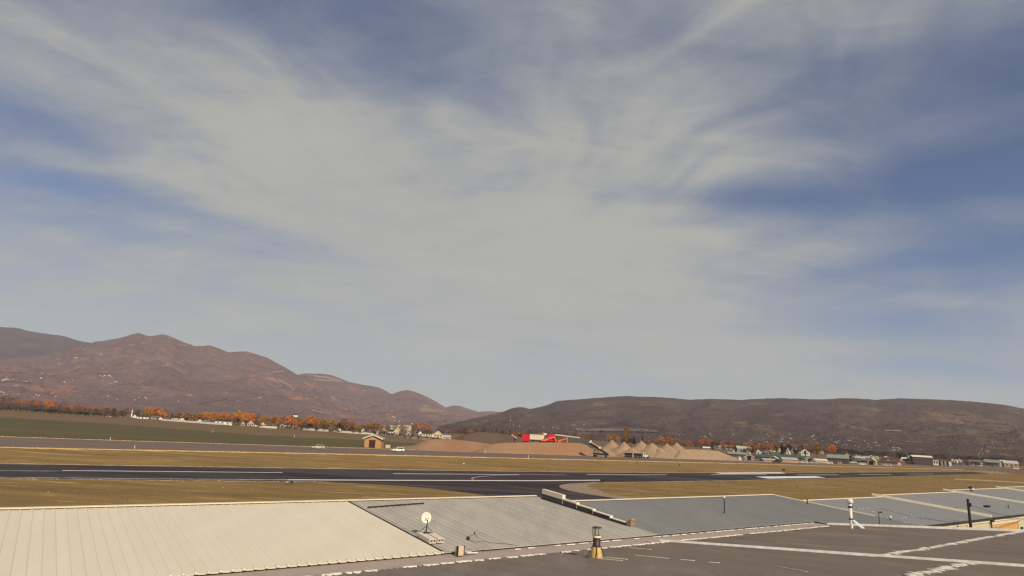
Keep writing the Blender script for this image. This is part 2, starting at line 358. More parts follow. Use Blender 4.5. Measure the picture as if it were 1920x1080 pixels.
band('far_road', rd_far, rd_near, .02, M['road'], 120, jitA=.5, jitB=.5)
band('road_verge', rd_near, offset(rd_near, -5.5), .012, M['straw'], 400, jitA=.3, jitB=1.8)
band('far_road_verge', offset(rd_far, 5), rd_far, .014, M['straw_dull'], 300, jitA=1.5, jitB=.3)
band('runway_far_verge', offset(rw_far, 1.8), rw_far, .014, M['straw_dull'], 500, jitA=1.1, jitB=.2)
band('runway_near_verge', rw_near, offset(rw_near, -.9), .014, M['straw_dull'], 500, jitA=.1, jitB=.6)
# crop field with its brown far half
ftop = [(-300, 752), (0, 769.5), (240, 784), (480, 801), (700, 815), (850, 833)]
fmid = [(-300, 770), (0, 782), (240, 797), (480, 815), (700, 826), (850, 835)]
fbot = [(-300, 807), (0, 818), (240, 826), (480, 833), (660, 839), (700, 837), (760, 838), (850, 837)]
band('stubble_field', line3(ftop), line3(fmid), .010, M['field_brown'], 90, jitB=14)
band('crop_field', line3(fmid), line3(fbot), .008, M['field'], 90, jitA=4)
# yard of the gravel works
sheet('gravel_yard', [(740, 842.5), (1115, 856), (1300, 861), (1440, 865), (1440, 858), (1280, 845), (1080, 835), (860, 829)], .010, M['pad'])
# apron of the far hangars and their road
sheet('apron', [(1385, 866), (1560, 871.5), (1760, 877), (1900, 880.5), (1900, 873), (1700, 866), (1500, 857), (1385, 853)], .012, M['road'])
# taxiway
tw_l = smooth(line3([(600, 903.2), (700, 907.5), (790, 914), (870, 923), (935, 933), (1000, 947), (1060, 962)]))
tw_r = smooth(line3([(1110, 904.8), (1062, 907), (1046, 911), (1054, 917), (1090, 925), (1165, 936), (1290, 954)]))
pl = list(tw_l) + [p for p in tw_r[::-1]] + [rw_near[int(len(rw_near) * .47)] + np.array([0, 1.0, 0])]
mb = MB(); n = 60; A = resample(tw_l, n); B = resample(tw_r, n)
mb.add([(p[0], p[1], .026) for ab in zip(A, B) for p in ab], [(2 * i, 2 * i + 1, 2 * i + 3, 2 * i + 2) for i in range(n - 1)])
me = mb.mesh('taxiway', M['asphalt'])
if me.polygons[0].normal.z < 0: me.flip_normals()
struct(put('taxiway', me))
band('taxiway_shoulder', tw_r, [p + np.array([1, 0, 0]) * w for p, w in zip(tw_r, np.interp(np.arange(len(tw_r)), [0, 4, 12, 20, 30, len(tw_r)], [1, 4, 8, 5, 2.2, 1.5]))], .018, M['gravel'], 140, jitB=.7)
band('taxiway_edge', [p + np.array([-.2, .9, 0]) for p in tw_l], tw_l, .018, M['straw_dull'], 200, jitA=.35)
band('field_edge', line3([(x, y - 1.6) for x, y in fbot[:5]]), line3([(x, y - .5) for x, y in fbot[:5]]), .016, M['dark_field_edge'], 200, jitA=3.0, jitB=1.0)  # thin dark green band along the near edge of the crop field
# markings
def quadmark(name, px, mt, z=.036): return sheet(name, px, z, mt)
CL = [(117, 882.6), (530, 886.4), (737, 888.4), (973, 890), (1100, 890.3), (1250, 890.3), (1333, 889.9), (1437, 890), (1495, 890.4), (1572, 890.4), (1612, 889.8), (1671, 889.7), (1702, 888.9), (1752, 888.7)]
cl = [at(*p) for p in CL]
for i in range(0, len(CL), 2):
    a, b = cl[i], cl[i + 1]; w = np.array([EV[0], EV[1], 0]) * .46
    mb = MB(); mb.add([a - w, b - w, b + w, a + w], [(0, 1, 2, 3)]); o = mb.build('runway_marking', M['paint']); o.location.z = .036; struct(o)
band('runway_edge_line', line3([(540, 900.6), (760, 901.6), (1000, 902.2), (1125, 901.3)]), line3([(540, 899.2), (760, 900.2), (1000, 900.9), (1125, 900)]), .037, M['paint'], 30)
band('runway_edge_line', line3([(-300, 892), (0, 895.6), (270, 898.4), (540, 900.4)]), line3([(-300, 891.2), (0, 894.8), (270, 897.6), (540, 899.4)]), .037, M['paint_thin'], 60, jitA=.1, jitB=.1)
quadmark('runway_marking', [(1338, 886.2), (1462, 885.4), (1474, 887.6), (1354, 888.4)], M['paint'])
quadmark('runway_marking', [(1416, 893.6), (1528, 892.6), (1548, 895.6), (1440, 897.2)], M['paint'])
yl = smooth([(1060, 889.6), (985, 890.2), (915, 892.2), (886, 895.5), (884, 899), (905, 904.5), (960, 912), (1040, 922), (1130, 935)])
ya = line3(yl); ww = np.array([EV[0], EV[1], 0]) * .26
band('taxi_line', [p + ww for p in ya], [p - ww for p in ya], .040, M['yellow_line'], 90)
band('tar_seam', line3([(0, 883.2), (117, 884)]), line3([(0, 882.6), (117, 883.4)]), .038, M['paint_thin'], 10)
# paved end of the runway with pale turning pad
sheet('turning_pad', [(1808, 883.6), (1850, 882.6), (1898, 887.4), (1880, 889)], .034, M['gravel'])
# service track in the near grass, far right
band('dirt_track', line3([(1790, 897.5), (1830, 899), (1920, 904), (2100, 912)]), line3([(1790, 899.5), (1830, 901), (1920, 905.6), (2100, 914)]), .012, M['straw_dull'], 60, jitA=.4, jitB=.4)

_l = sorted((float(p[:2] @ EV), float(p[:2] @ EU)) for p in tw_l); _r2 = sorted((float(p[:2] @ EV), float(p[:2] @ EU)) for p in tw_r)
TLv, TLu = zip(*_l); TRv, TRu = zip(*_r2)
# dry tufts on the verges: real blades, too many to count
def tufts(name, lines, n, mt, hmin, hmax, spread):
    r = random.Random(n); mb = MB()
    for _ in range(n):
        Lp, dmin, dmax = r.choice(lines); i = r.random() * (len(Lp) - 1); k = int(i); f_ = i - k
        p = Lp[k] * (1 - f_) + Lp[k + 1] * f_ + np.array([EV[0], EV[1], 0]) * r.uniform(dmin, dmax)
        uu, vv_ = float(p[:2] @ EU), float(p[:2] @ EV)
        if np.interp(vv_, TLv, TLu) - 1 < uu < np.interp(vv_, TRv, TRu) + 8 and vv_ < 128: continue
        h = r.uniform(hmin, hmax); w = h * spread
        for _b in range(3):
            a = r.random() * 6.28; c, s_ = math.cos(a), math.sin(a); lx, ly = r.uniform(-.3, .3) * h, r.uniform(-.3, .3) * h
            mb.add([(p[0] - c * w, p[1] - s_ * w, 0), (p[0] + c * w, p[1] + s_ * w, 0), (p[0] + lx, p[1] + ly, h)], [(0, 1, 2)])
    return struct(mb.build(name, mt), 'stuff')
tufts('straw_tufts', [(resample(rd_near, 200), -4.5, -.5), (resample(rd_far, 200), .5, 5)], 7000, M['straw'], .06, .22, .8)
tufts('verge_tufts', [(resample(rw_far, 200), .3, 2.4), (resample(rw_near, 200), -1.6, -.2)], 5000, M['straw_dull'], .05, .16, .9)
tufts('grass_tufts', [(resample(rw_near, 200), -40, -1), (resample(rw_far, 200), 2, 40)], 9000, M['grass'], .06, .2, .8)

# ------------------------------------------------------------------ hills
def hillmat(name, base, alt, patch, dark, sp_scale, patch_w, speck=(.45, .36, .30), speck_w=.70):
    mt = bpy.data.materials.new(name); mt.use_nodes = True; t = mt.node_tree; b = t.nodes['Principled BSDF']
    b.inputs['Roughness'].default_value = 1; b.inputs['Specular IOR Level'].default_value = 0
    g = t.nodes.new('ShaderNodeNewGeometry')
    def nz(s, d=8, st=(1, 1, 1)):
        mp = t.nodes.new('ShaderNodeMapping'); mp.inputs['Scale'].default_value = st; t.links.new(g.outputs['Position'], mp.inputs[0])
        n = t.nodes.new('ShaderNodeTexNoise'); n.inputs['Scale'].default_value = s; n.inputs['Detail'].default_value = d; n.inputs['Roughness'].default_value = .65; t.links.new(mp.outputs[0], n.inputs['Vector']); return n.outputs['Fac']
    def mixc(f, lo, hi, A, B):
        r = t.nodes.new('ShaderNodeMapRange'); r.inputs[1].default_value = lo; r.inputs[2].default_value = hi; t.links.new(f, r.inputs[0])
        x = t.nodes.new('ShaderNodeMix'); x.data_type = 'RGBA'; t.links.new(r.outputs[0], x.inputs['Factor'])
        for k, v in (('A', A), ('B', B)):
            if isinstance(v, tuple): x.inputs[k].default_value = (*v, 1)
            else: t.links.new(v, x.inputs[k])
        return x.outputs['Result']
    c = mixc(nz(.0016), .38, .62, base, alt)
    c = mixc(nz(.0022, 7, (1, 1, 2.5)), patch_w, patch_w + .13, c, patch)
    c = mixc(nz(sp_scale, 7), .47, .64, c, dark)
    c = mixc(nz(sp_scale * 2.6, 4, (1, 1, 2)), .56, .66, c, tuple(v * .80 for v in dark))
    c = mixc(nz(.004, 9, (1, 1, 1.5)), .60, .70, c, tuple(min(1, v * 1.25) for v in patch))
    c = mixc(nz(.012, 3, (1, 1, 3)), speck_w, speck_w + .05, c, speck)
    t.links.new(c, b.inputs['Base Color']); return mt
M['hill_l'] = hillmat('sagebrush_slope', (.182, .128, .128), (.142, .108, .118), (.255, .142, .098), (.128, .094, .096), .022, .54, speck_w=.665)
M['hill_b'] = hillmat('far_slope', (.115, .090, .104), (.098, .078, .096), (.145, .105, .10), (.085, .068, .085), .012, .58, speck_w=.80)
M['hill_r'] = hillmat('scrub_plateau', (.100, .072, .064), (.082, .063, .062), (.165, .110, .066), (.060, .046, .049), .024, .535, (.26, .20, .16), .735)
RANGES = {}
def hill_range(name, sk, r_ridge, r_base, x0, x1, step, rows, amp, mt, ex=1.7, gs=.0016, back=.5, seed=0.0, jag=1.0):
    xs = np.arange(x0, x1 + .1, step); ys = np.interp(xs, [p[0] for p in sk], [p[1] for p in sk])
    for _ in range(1): ys[1:-1] = (ys[:-2] + 2 * ys[1:-1] + ys[2:]) / 4
    ys = ys + (fbm(xs * .09 + seed, xs * 0 + 3.3, 4) - .5) * 2.2 * jag
    tt = np.concatenate([np.linspace(0, 1, rows) ** .85, np.linspace(1.03, 1 + back, 14)])
    V = np.zeros((len(xs), len(tt), 3))
    for i, (x, y) in enumerate(zip(xs, ys)):
        d = ray(x, y); hd = math.hypot(d[0], d[1]); te = d[2] / hd; dx, dy = d[0] / hd, d[1] / hd
        rr = r_ridge * (1 + .10 * (fbm(np.array([x * .006 + seed]), np.array([1.7]), 3)[0] - .5)); zr = CAM[2] + te * rr
        rb = r_base * (1 + .25 * (fbm(np.array([x * .004 + seed]), np.array([8.7]), 3)[0] - .5))
        r = rb + (rr - rb) * np.minimum(tt, 1) + (rr - rb) * np.maximum(tt - 1, 0)
        X, Y = dx * r, dy * r
        z = zr * np.where(tt <= 1, tt ** ex, 1 - ((np.maximum(tt, 1) - 1) / back) ** 1.6 * 1.05)
        env = np.where(tt <= 1, np.sin(np.pi * np.clip(tt, 0, 1)) ** .7 * np.clip(tt * 3, 0, 1), .5 * np.clip((tt - 1) / back, 0, 1))
        wx = X * gs + (fbm(X * gs * .7 + 5, Y * gs * .7, 3) - .5) * 1.2; wy = Y * gs
        gl = fbm(wx + seed * 3, wy * .75, 6, True) - .62
        z = z + amp * env * (gl + .14 * (fbm(X * gs * 4.3 + 3, Y * gs * 3.6, 4, True) - .6))
        # never let a spur hide the crest
        lim = CAM[2] + (te * .985) * r; z = np.where(tt < .97, np.minimum(z, lim), z)
        V[i, :, 0] = X; V[i, :, 1] = Y; V[i, :, 2] = np.where(tt == 0, -6, z)
    nx, nr = len(xs), len(tt); idx = np.arange(nx * nr).reshape(nx, nr)
    q = np.stack([idx[:-1, :-1], idx[1:, :-1], idx[1:, 1:], idx[:-1, 1:]], -1).reshape(-1, 4)
    me = bpy.data.meshes.new(name); me.vertices.add(nx * nr); me.vertices.foreach_set('co', V.reshape(-1).astype(np.float32))
    me.loops.add(q.size); me.loops.foreach_set('vertex_index', q.reshape(-1).astype(np.int32)); me.polygons.add(len(q))
    me.polygons.foreach_set('loop_start', np.arange(0, q.size, 4, dtype=np.int32)); me.polygons.foreach_set('loop_total', np.full(len(q), 4, dtype=np.int32))
    me.polygons.foreach_set('use_smooth', np.ones(len(q), dtype=bool)); me.update(calc_edges=True); me.materials.append(mt)
    RANGES[name] = (xs, V, rows); return struct(put(name, me))
hill_range('back_ridge', [(-300, 590), (0, 613), (35, 615), (50, 620), (80, 625), (120, 630), (145, 638), (165, 642), (260, 655), (420, 690)], 9500, 4200, -280, 420, 4, 50, 260, M['hill_b'], 1.5, .0011, seed=2.2, jag=.7)
hill_range('twin_peak_mountain', [(-320, 700), (0, 674), (60, 668), (110, 662), (165, 643), (225, 634), (248, 627), (262, 624.5), (275, 629), (288, 630), (305, 626.5), (318, 630), (335, 637), (365, 649.5), (393, 647), (405, 651), (428, 661), (445, 659), (465, 659.5), (500, 670), (530, 686), (558, 703), (600, 722), (660, 745), (740, 768), (840, 792)], 6000, 1500, -300, 840, 3, 90, 185, M['hill_l'], 1.75, .0021, seed=.7)
hill_range('cut_hill', [(430, 735), (500, 716), (545, 706), (558, 703), (575, 700), (600, 700.5), (620, 703), (640, 710), (655, 717), (690, 723), (712, 727), (735, 739), (790, 765), (870, 790)], 7000, 2600, 430, 870, 3, 60, 160, M['hill_l'], 1.6, .0022, seed=4.1, jag=.8)
hill_range('round_hill', [(690, 756), (715, 745), (735, 738.5), (752, 732.5), (766, 731), (785, 737), (805, 746), (835, 763.5), (870, 778), (930, 792)], 7800, 2600, 690, 930, 3, 60, 120, M['hill_l'], 1.5, .0025, seed=5.9, jag=.7)
hill_range('pass_hill', [(790, 778), (835, 764.5), (850, 760), (862, 761), (880, 767), (898, 772), (925, 771), (945, 773), (1000, 785)], 9800, 3000, 790, 1000, 3, 45, 110, M['hill_l'], 1.4, .002, seed=7.3, jag=.5)
hill_range('long_plateau', [(820, 800), (880, 786), (920, 777), (942, 772.5), (958, 766), (970, 763.5), (982, 764), (994, 766.5), (1012, 763), (1030, 758.5), (1042, 752.5), (1060, 750.5), (1095, 748), (1130, 745.5), (1160, 742.8), (1200, 743.5), (1240, 744.5), (1265, 747), (1290, 749.5), (1330, 747.8), (1360, 748.5), (1390, 749.8), (1420, 747.6), (1460, 746.6), (1500, 747.5), (1540, 748.8), (1565, 747.3), (1600, 746.8), (1625, 748.5), (1645, 750), (1665, 747.8), (1690, 746.8), (1740, 748.2), (1790, 750.5), (1850, 755), (1885, 759), (1920, 766), (2000, 780), (2200, 800)], 5600, 1150, 820, 2200, 3, 90, 105, M['hill_r'], 1.75, .0021, seed=9.4, jag=.8)
def hillpt(name, px, py):
    xs, V, rows = RANGES[name]; i = int(np.clip(np.round((px - xs[0]) / (xs[1] - xs[0])), 0, len(xs) - 1)); P = V[i, :rows]
    q = P - CAM; w = q @ Fw; yy = 540 - FOC * (q @ Up) / w
    for k in range(1, rows):
        if yy[k] <= py:
            f_ = (yy[k - 1] - py) / max(1e-6, yy[k - 1] - yy[k]); f_ = min(1, max(0, f_)); p = P[k - 1] * (1 - f_) + P[k] * f_; p = p.copy()
            return p
    return P[-1]

# ------------------------------------------------------------------ earth mounds and gravel heaps
def mound(name, cols, run, back, mt, seed=1.0, rough=.5, gpx=None):
    xs = np.arange(cols[0][0], cols[-1][0] + .1, 2.5); yb = np.interp(xs, [c[0] for c in cols], [c[1] for c in cols]); yt = np.interp(xs, [c[0] for c in cols], [c[2] for c in cols])
    tt = [0, .12, .25, .4, .55, .7, .85, .95, 1.0, 1.05, 1.3, 1.7, 2.0]; vs = []; fs = []
    for x, b, t in zip(xs, yb, yt):
        B = at(x, b, 0); hd = math.hypot(B[0], B[1]); d = ray(x, t); k = (hd + run) / math.hypot(d[0], d[1]); H = max(0.02, CAM[2] + d[2] * k)
        for j, q in enumerate(tt):
            r = hd + (run * q if q <= 1 else run + back * (q - 1)); z = H * (q if q <= 1 else (1 - max(0, (q - 1.3)) / .7))
            X, Y = B[0] / hd * r, B[1] / hd * r
            if 0 < q < 1: z += (fbm(np.array([X * .25 + seed]), np.array([Y * .25]), 4)[0] - .5) * rough * min(1, H / 3)
            vs.append((X, Y, max(-.3, z) if j not in (0, len(tt) - 1) else -.3))
    n = len(tt)
    for i in range(len(xs) - 1):
        for j in range(n - 1): fs.append((i * n + j, (i + 1) * n + j, (i + 1) * n + j + 1, i * n + j + 1))
    mb = MB(); mb.add(vs, fs); return mb.build(name, mt, smooth=True)
tag(mound('earth_mound', [(755, 841.2, 841), (775, 842, 836), (800, 842.8, 824), (835, 844, 823), (855, 845, 825), (880, 846, 828), (905, 847, 831), (940, 848.4, 836), (985, 850, 846)], 14, 40, M['dirt'], 1.0), 'low reddish earth mound beside the far road, right of the brick hut', 'mound')
tag(mound('earth_mound', [(832, 835, 834), (848, 835, 824), (870, 836, 815.5), (895, 836, 810), (930, 836, 812), (960, 836, 817), (1000, 837, 824), (1030, 838, 832)], 30, 80, M['dirt_dark'], 4.0), 'broad dark brown earth bank behind the reddish mounds', 'mound')
tag(mound('earth_mound', [(885, 847.6, 846.8), (905, 848.4, 840), (925, 849, 833), (945, 849.8, 830.5), (1000, 851.5, 829.8), (1050, 853, 829.8), (1085, 854, 831), (1100, 854.6, 835), (1112, 855, 845), (1121, 855.4, 854.6)], 11, 46, M['dirt'], 7.0, .9), 'long flat topped reddish earth mound carrying the red and orange machines', 'mound')
tag(mound('gravel_stockpile', [(1026, 838, 837), (1040, 838, 820), (1062, 838.5, 817.5), (1092, 839, 819), (1106, 840, 827), (1122, 841, 840)], 16, 30, M['stock'], 3.0), 'dark grey stockpile under the pale conveyor beam', 'stockpile')
tag(mound('gravel_ridge', [(1262, 859.5, 858), (1276, 859.8, 843), (1300, 860.6, 842.5), (1330, 861.6, 844.5), (1347, 862.2, 846), (1362, 862.8, 852), (1390, 863.8, 863)], 12, 26, M['pile'], 6.0), 'long low tan gravel ridge right of the pointed heaps', 'gravel heap')
def heap(ax, ay, by, label, k=1.3):
    k = k + ((ax * 7.13) % 1 - .5) * .30
    B = at(ax, by, 0); hd = math.hypot(B[0], B[1]); d = ray(ax, ay); H = 8.0
    for _ in range(12):
        r = hd + H * k; t = r / math.hypot(d[0], d[1]); H = CAM[2] + d[2] * t
    C = np.array([d[0], d[1]]) / math.hypot(d[0], d[1]) * (hd + H * k); n = 40; rings = 9; mb = MB(); vs = [(0, 0, H * .985)]; lean = ((ax * 3.7) % 1 - .5) * .5
    for j in range(1, rings + 1):
        q = j / rings
        for i in range(n):
            a = 2 * math.pi * i / n; w = 1 + (fbm(np.array([math.cos(a) * 2 + ax]), np.array([math.sin(a) * 2 + q]), 3)[0] - .5) * .30 * q
            vs.append((math.cos(a) * H * k * q * w * (1 + .12 * q) * (1 + lean * q * (1 if math.cos(a) > 0 else -1) * .5), math.sin(a) * H * k * q * w * (1 + .12 * q), H * (1 - q) * (1 - .10 * math.sin(q * 3.14)) + (fbm(np.array([math.cos(a) * 3 + ax]), np.array([math.sin(a) * 3 + q * 4]), 3)[0] - .5) * H * .10 * math.sin(q * 3.14) - (.2 if j == rings else 0) + (.0 if j > 1 else -.15)))
    fs = [(0, 1 + i, 1 + (i + 1) % n) for i in range(n)] + [(1 + (j - 1) * n + i, 1 + j * n + i, 1 + j * n + (i + 1) % n, 1 + (j - 1) * n + (i + 1) % n) for j in range(1, rings) for i in range(n)]
    mb.add(vs, fs); return tag(mb.build('gravel_heap', M['pile'], None, (C[0], C[1], 0), True), label, 'gravel heap', 'pointed gravel heaps')
heap(1148, 823.5, 852.5, 'tall pointed gravel heap beside the sloping conveyor, first of the row')
heap(1170, 827, 854.5, 'pointed gravel heap just right of the tall one next to the conveyor')
heap(1203, 825.2, 855.5, 'broad pointed gravel heap behind the dark truck trailers')
heap(1223, 829, 857, 'narrow gravel heap against the right flank of the broad one')
heap(1134, 838, 853.5, 'low gravel heap half hidden by the sloping conveyor', 1.6)
heap(1186, 838, 857, 'low gravel heap filling the gap behind the dark trailers', 1.7)
heap(1238, 838, 858, 'small low gravel heap between two taller pointed heaps')
heap(1251, 830.2, 858, 'pointed gravel heap second from the right end of the row')
heap(1269, 829, 858.5, 'last pointed gravel heap, leaning into the long tan ridge')

# ------------------------------------------------------------------ hangar roofs
S_H = 0.0785; Z_E, V_E = 4.5, 29.6          # hangar row: eave height and line, roof slope
def hz(v): return Z_E + S_H * (v - V_E)
S_F = -0.11; V_F = 27.3; Z_F = 4.478        # front building: its roof falls towards the valley
def fz(v): return Z_F + S_F * (v - V_F)
def panel_mesh(name, w, v0, v1, zf, ribs, mt, rib_h=.032, rib_w=.06, base_w=.16, thick=.03):
    """one roof sheet, local x along u, y along v; ribs = rib centres across the width"""
    top = []; x = -w / 2
    top.append((x, 0))
    for r in ribs: top += [(r - base_w / 2, 0), (r - rib_w / 2, rib_h), (r + rib_w / 2, rib_h), (r + base_w / 2, 0)]
    top.append((w / 2, 0)); prof = top + [(w / 2, -thick), (-w / 2, -thick)]
    n = len(prof); mb = MB()
    mb.add([(px, v0, zf(v0) + pz) for px, pz in prof] + [(px, v1, zf(v1) + pz) for px, pz in prof],
           [(i, (i + 1) % n, n + (i + 1) % n, n + i) for i in range(n)] + [tuple(range(n - 1, -1, -1)), tuple(range(n, 2 * n))])
    me = mb.mesh(name, mt); bm = bmesh.new(); bm.from_mesh(me); bmesh.ops.recalc_face_normals(bm, faces=bm.faces[:]); bm.to_mesh(me); bm.free(); return me
def hangar(label, u0, u1, vr, mt, wall, ve=V_E, pw=.475, singles=True, cap=True, name='hangar', ext=0, rp=(.032, .06, .16)):
    t = thing(name, label, 'hangar', W3(u0, ve, 0), RUV); o0 = u0
    def lm(u): return u - u0
    n = max(1, round((u1 - u0) / pw)); w = (u1 - u0) / n
    pm = panel_mesh('roof_panel', w, 0, vr - ve, lambda v: hz(v + ve), [w / 2 - .082], mt, *rp)
    pl_ = panel_mesh('roof_panel', w, ext, vr - ve, lambda v: hz(v + ve), [w / 2 - .082], mt, *rp) if ext else pm
    if singles:
        for i in range(n): put('roof_panel', pl_ if ext and w * i + u0 > 57.6 else pm, t, (w * (i + .5), 0, 0))
    else:
        mb = MB(); vs = [tuple(v.co) for v in pm.vertices]; fs = [tuple(p.vertices) for p in pm.polygons]
        for i in range(n): mb.add([(x + w * (i + .5), y, z) for x, y, z in vs], fs)
        struct(mb.build('roof_panel', mt, t), 'stuff')
    zr, ze = hz(vr), hz(ve); Dp = vr - ve; Lu = u1 - u0
    b = MB(); e = .25                     # body: low front wall, tall back wall and the two sloping ends
    b.add([(.05, e, -.2), (Lu - .05, e, -.2), (Lu - .05, e, ze - .06), (.05, e, ze - .06), (.05, Dp - .05, -.2), (Lu - .05, Dp - .05, -.2), (Lu - .05, Dp - .05, zr - .08), (.05, Dp - .05, zr - .08)],
          [(0, 1, 2, 3), (5, 4, 7, 6), (4, 0, 3, 7), (1, 5, 6, 2)])
    b.build('wall', wall, t)
    if cap:
        c = MB(); c.hexa([(0, Dp - .20, zr + .062), (Lu, Dp - .20, zr + .062), (Lu, Dp + .18, zr + .072), (0, Dp + .18, zr + .072), (0, Dp - .18, zr + .10), (Lu, Dp - .18, zr + .10), (Lu, Dp + .18, zr + .11), (0, Dp + .18, zr + .11)])
        c.build('ridge_cap', M['cream'], t)
    return t
def ridge_v(*px): return sum(onplane(x, y, Z_E, V_E, S_H)[1] for x, y in px) / len(px)
VR1 = ridge_v((100, 946), (400, 944.4), (630, 943), (900, 938.5)); VR3 = ridge_v((1060, 938), (1250, 934.5), (1440, 931.5))
VR4 = ridge_v((1530, 939), (1640, 932.5)); VR5 = ridge_v((1670, 930.5), (1775, 922)); VR6 = ridge_v((1790, 921), (1868, 915)); VR7 = ridge_v((1880, 914.5), (1918, 912.5))
UB1 = 18.5; UB2 = 35.8; UB3 = 69.5; UB4 = 90.4; UB5 = 119.6; UB6 = 148.6
h1 = hangar('hangar with a wide white ribbed metal roof beside the ribbed grey one', -14.44, UB1, VR1, M['white_roof'], M['wall_green'])
ecl = MB(); ecl.lathe([(0, .0), (.085, .01), (.075, .06), (.03, .085), (0, .09)], 8); ecl.box(0, .10, .03, .13, .22, .07); ecl.box(-.30, .02, -.01, .44, .05, .05); ecl = ecl.mesh('eave_closure', M['white_roof'])
for i in range(30, 69):
    w_ = (UB1 + 14.44) / 69; put('eave_closure', ecl, h1, (w_ * (i + 1) - .08, -.03, hz(V_E) - .01))
h2 = hangar('hangar with the warm grey ribbed roof between the white roof and the stepped parapet', UB1, UB2, VR1, M['grey_roof'], M['wall_green'], rp=(.036, .04, .085))
h3 = hangar('hangar with the smooth blue grey roof right of the stepped parapet', UB2, UB3, VR3, M['blue_roof'], M['wall_green'], ext=25.4 - V_E, rp=(.05, .04, .09))
h4 = hangar('blue grey roofed hangar speckled with white flakes, behind the white vent pipe', UB3, UB4, VR4, M['blue_roof'], M['wall_green'], 25.4, singles=False, cap=False)
h5 = hangar('blue grey roofed hangar with the orange tan door in its pale green wall', UB4, UB5, VR5, M['blue_roof'], M['wall_green'], 25.4, singles=False, cap=False)
h6 = hangar('blue grey roofed hangar behind the one with the orange tan door', UB5, UB6, VR6, M['blue_roof'], M['wall_green'], 25.4, singles=False, cap=False)
h7 = hangar('farthest blue grey roofed hangar at the end of the row', UB6, UB6 + 30, VR7, M['blue_roof'], M['wall_green'], 25.4, singles=False, cap=False)
def bar_uv(mb, a, b, w, h, zfn, lift=0.0, ref=(0, 0), mi=0, tw=1.0):
    """flat bar lying on a roof from (u,v) a to b, given in the local frame of ref"""
    ax, ay = a[0] - ref[0], a[1] - ref[1]; bx, by = b[0] - ref[0], b[1] - ref[1]; L_ = math.hypot(bx - ax, by - ay); nx, ny = -(by - ay) / L_ * w / 2, (bx - ax) / L_ * w / 2
    za, zb = zfn(a[1]) + lift, zfn(b[1]) + lift
    mb.hexa([(ax - nx, ay - ny, za), (bx - nx, by - ny, zb), (bx + nx, by + ny, zb), (ax + nx, ay + ny, za), (ax - nx * tw, ay - ny * tw, za + h), (bx - nx * tw, by - ny * tw, zb + h), (bx + nx * tw, by + ny * tw, zb + h), (ax + nx * tw, ay + ny * tw, za + h)], mi)
def rake(t, u, uref, v0, v1, ve, w=.22, h=.2, mt=None, lift=.02, name='rake_trim', zz=hz):
    mb = MB(); bar_uv(mb, (u, v0), (u, v1), w, h, zz, lift, (uref, ve), 0, .35); return mb.build(name, mt or M['cream'], t)
rake(h2, UB1, UB1, V_E, VR1, V_E, .14, .045, M['dark_metal'], .03, 'seam_trim')
rake(h3, UB3 - .1, UB2, V_E - .1, VR3, V_E, .14, .10, lift=.02)
rake(h4, UB4 - .25, UB3, 25.5, VR5 + .3, 25.4, .40, .26)
rake(h5, UB5 - .25, UB4, 25.5, VR6 + .3, 25.4, .40, .26)
rake(h6, UB6 - .25, UB5, 25.5, VR7 + .3, 25.4, .40, .26)
for t, ua, ub, vr in ((h4, UB3, UB4 - .5, VR4), (h5, UB4, UB5 - .5, VR5), (h6, UB5, UB6 - .5, VR6), (h7, UB6, UB6 + 30, VR7)):
    mb = MB(); mb.box((ub - ua) / 2, vr - 25.4, hz(vr) + .07, ub - ua, .16, .08); mb.build('ridge_cap', M['cream'], t)
    mb = MB(); mb.box((ub - ua) / 2, -.06, hz(25.4) - .09, ub - ua, .12, .16); mb.build('gutter', M['dark_metal'], t)
    mb = MB(); mb.box((ub - ua) / 2, .19, hz(25.4) - .36, ub - ua - .1, .10, .28); mb.build('eave_trim', M['cream'], t)
# rows of small dark seam clamps on the warm grey roof (snow guards)
for i in range(13):
    x = 693 + i * 8.2; y = 952.8 - i * .62; u, v, z = onplane(x, y, Z_E, V_E, S_H)
    mb = MB(); mb.box(u - UB1, v - V_E, z + .06, .30, .10, .10); mb.build('snow_guard', M['dark_metal'], h2)
# stepped parapet between the warm grey and the blue grey hangar
par = thing('stepped_parapet', 'dark stepped parapet wall running down between two grey hangar roofs', 'parapet', W3(UB2, V_E, 0), RUV)
steps = [(992, 1042, 935.5, 918.5, .36), (1042, 1078, 947, 930, .17), (1078, 1121, 955, 943.5, .07), (1121, 1164, 964.5, 957, .06), (1164, 1210, 974, 972, .06)]
vp = [onplane(x, y, Z_E, V_E, S_H)[1] for x, y in ((992, 936), (1042, 947.5), (1078, 955.5), (1120, 964.5), (1163, 974), (1210, 983.5))]
tops = [.80, .52, .42, .32, .20]; copes = [.36, .11, .06, .05, .05]
for k in range(5):
    va, vb = vp[k + 1], vp[k]; zt = hz((va + vb) / 2 if k else va) + tops[k] - (.0 if k else 0)
    mb = MB(); a, b = va - V_E, vb - V_E; za, zb = hz(va), hz(vb); h = tops[k]
    mb.hexa([(-.14, a, za), (.14, a, za), (.14, b, zb), (-.14, b, zb), (-.14, a, za + h - copes[k]), (.14, a, za + h - copes[k]), (.14, b, zb + h - copes[k]), (-.14, b, zb + h - copes[k])])
    mb.build('parapet_wall', M['charcoal'], par)
    mb = MB(); c = copes[k]
    mb.hexa([(-.17, a - .02, za + h - c), (.17, a - .02, za + h - c), (.17, b, zb + h - c), (-.17, b, zb + h - c), (-.17, a - .02, za + h), (.17, a - .02, za + h), (.17, b, zb + h), (-.17, b, zb + h)])
    cp = mb.build('coping', M['cream'], par)
    mb = MB(); mb.box(0, a - .05, za + h / 2, .30, .06, h + .02); mb.build('end_cap', M['white_flash'], par)
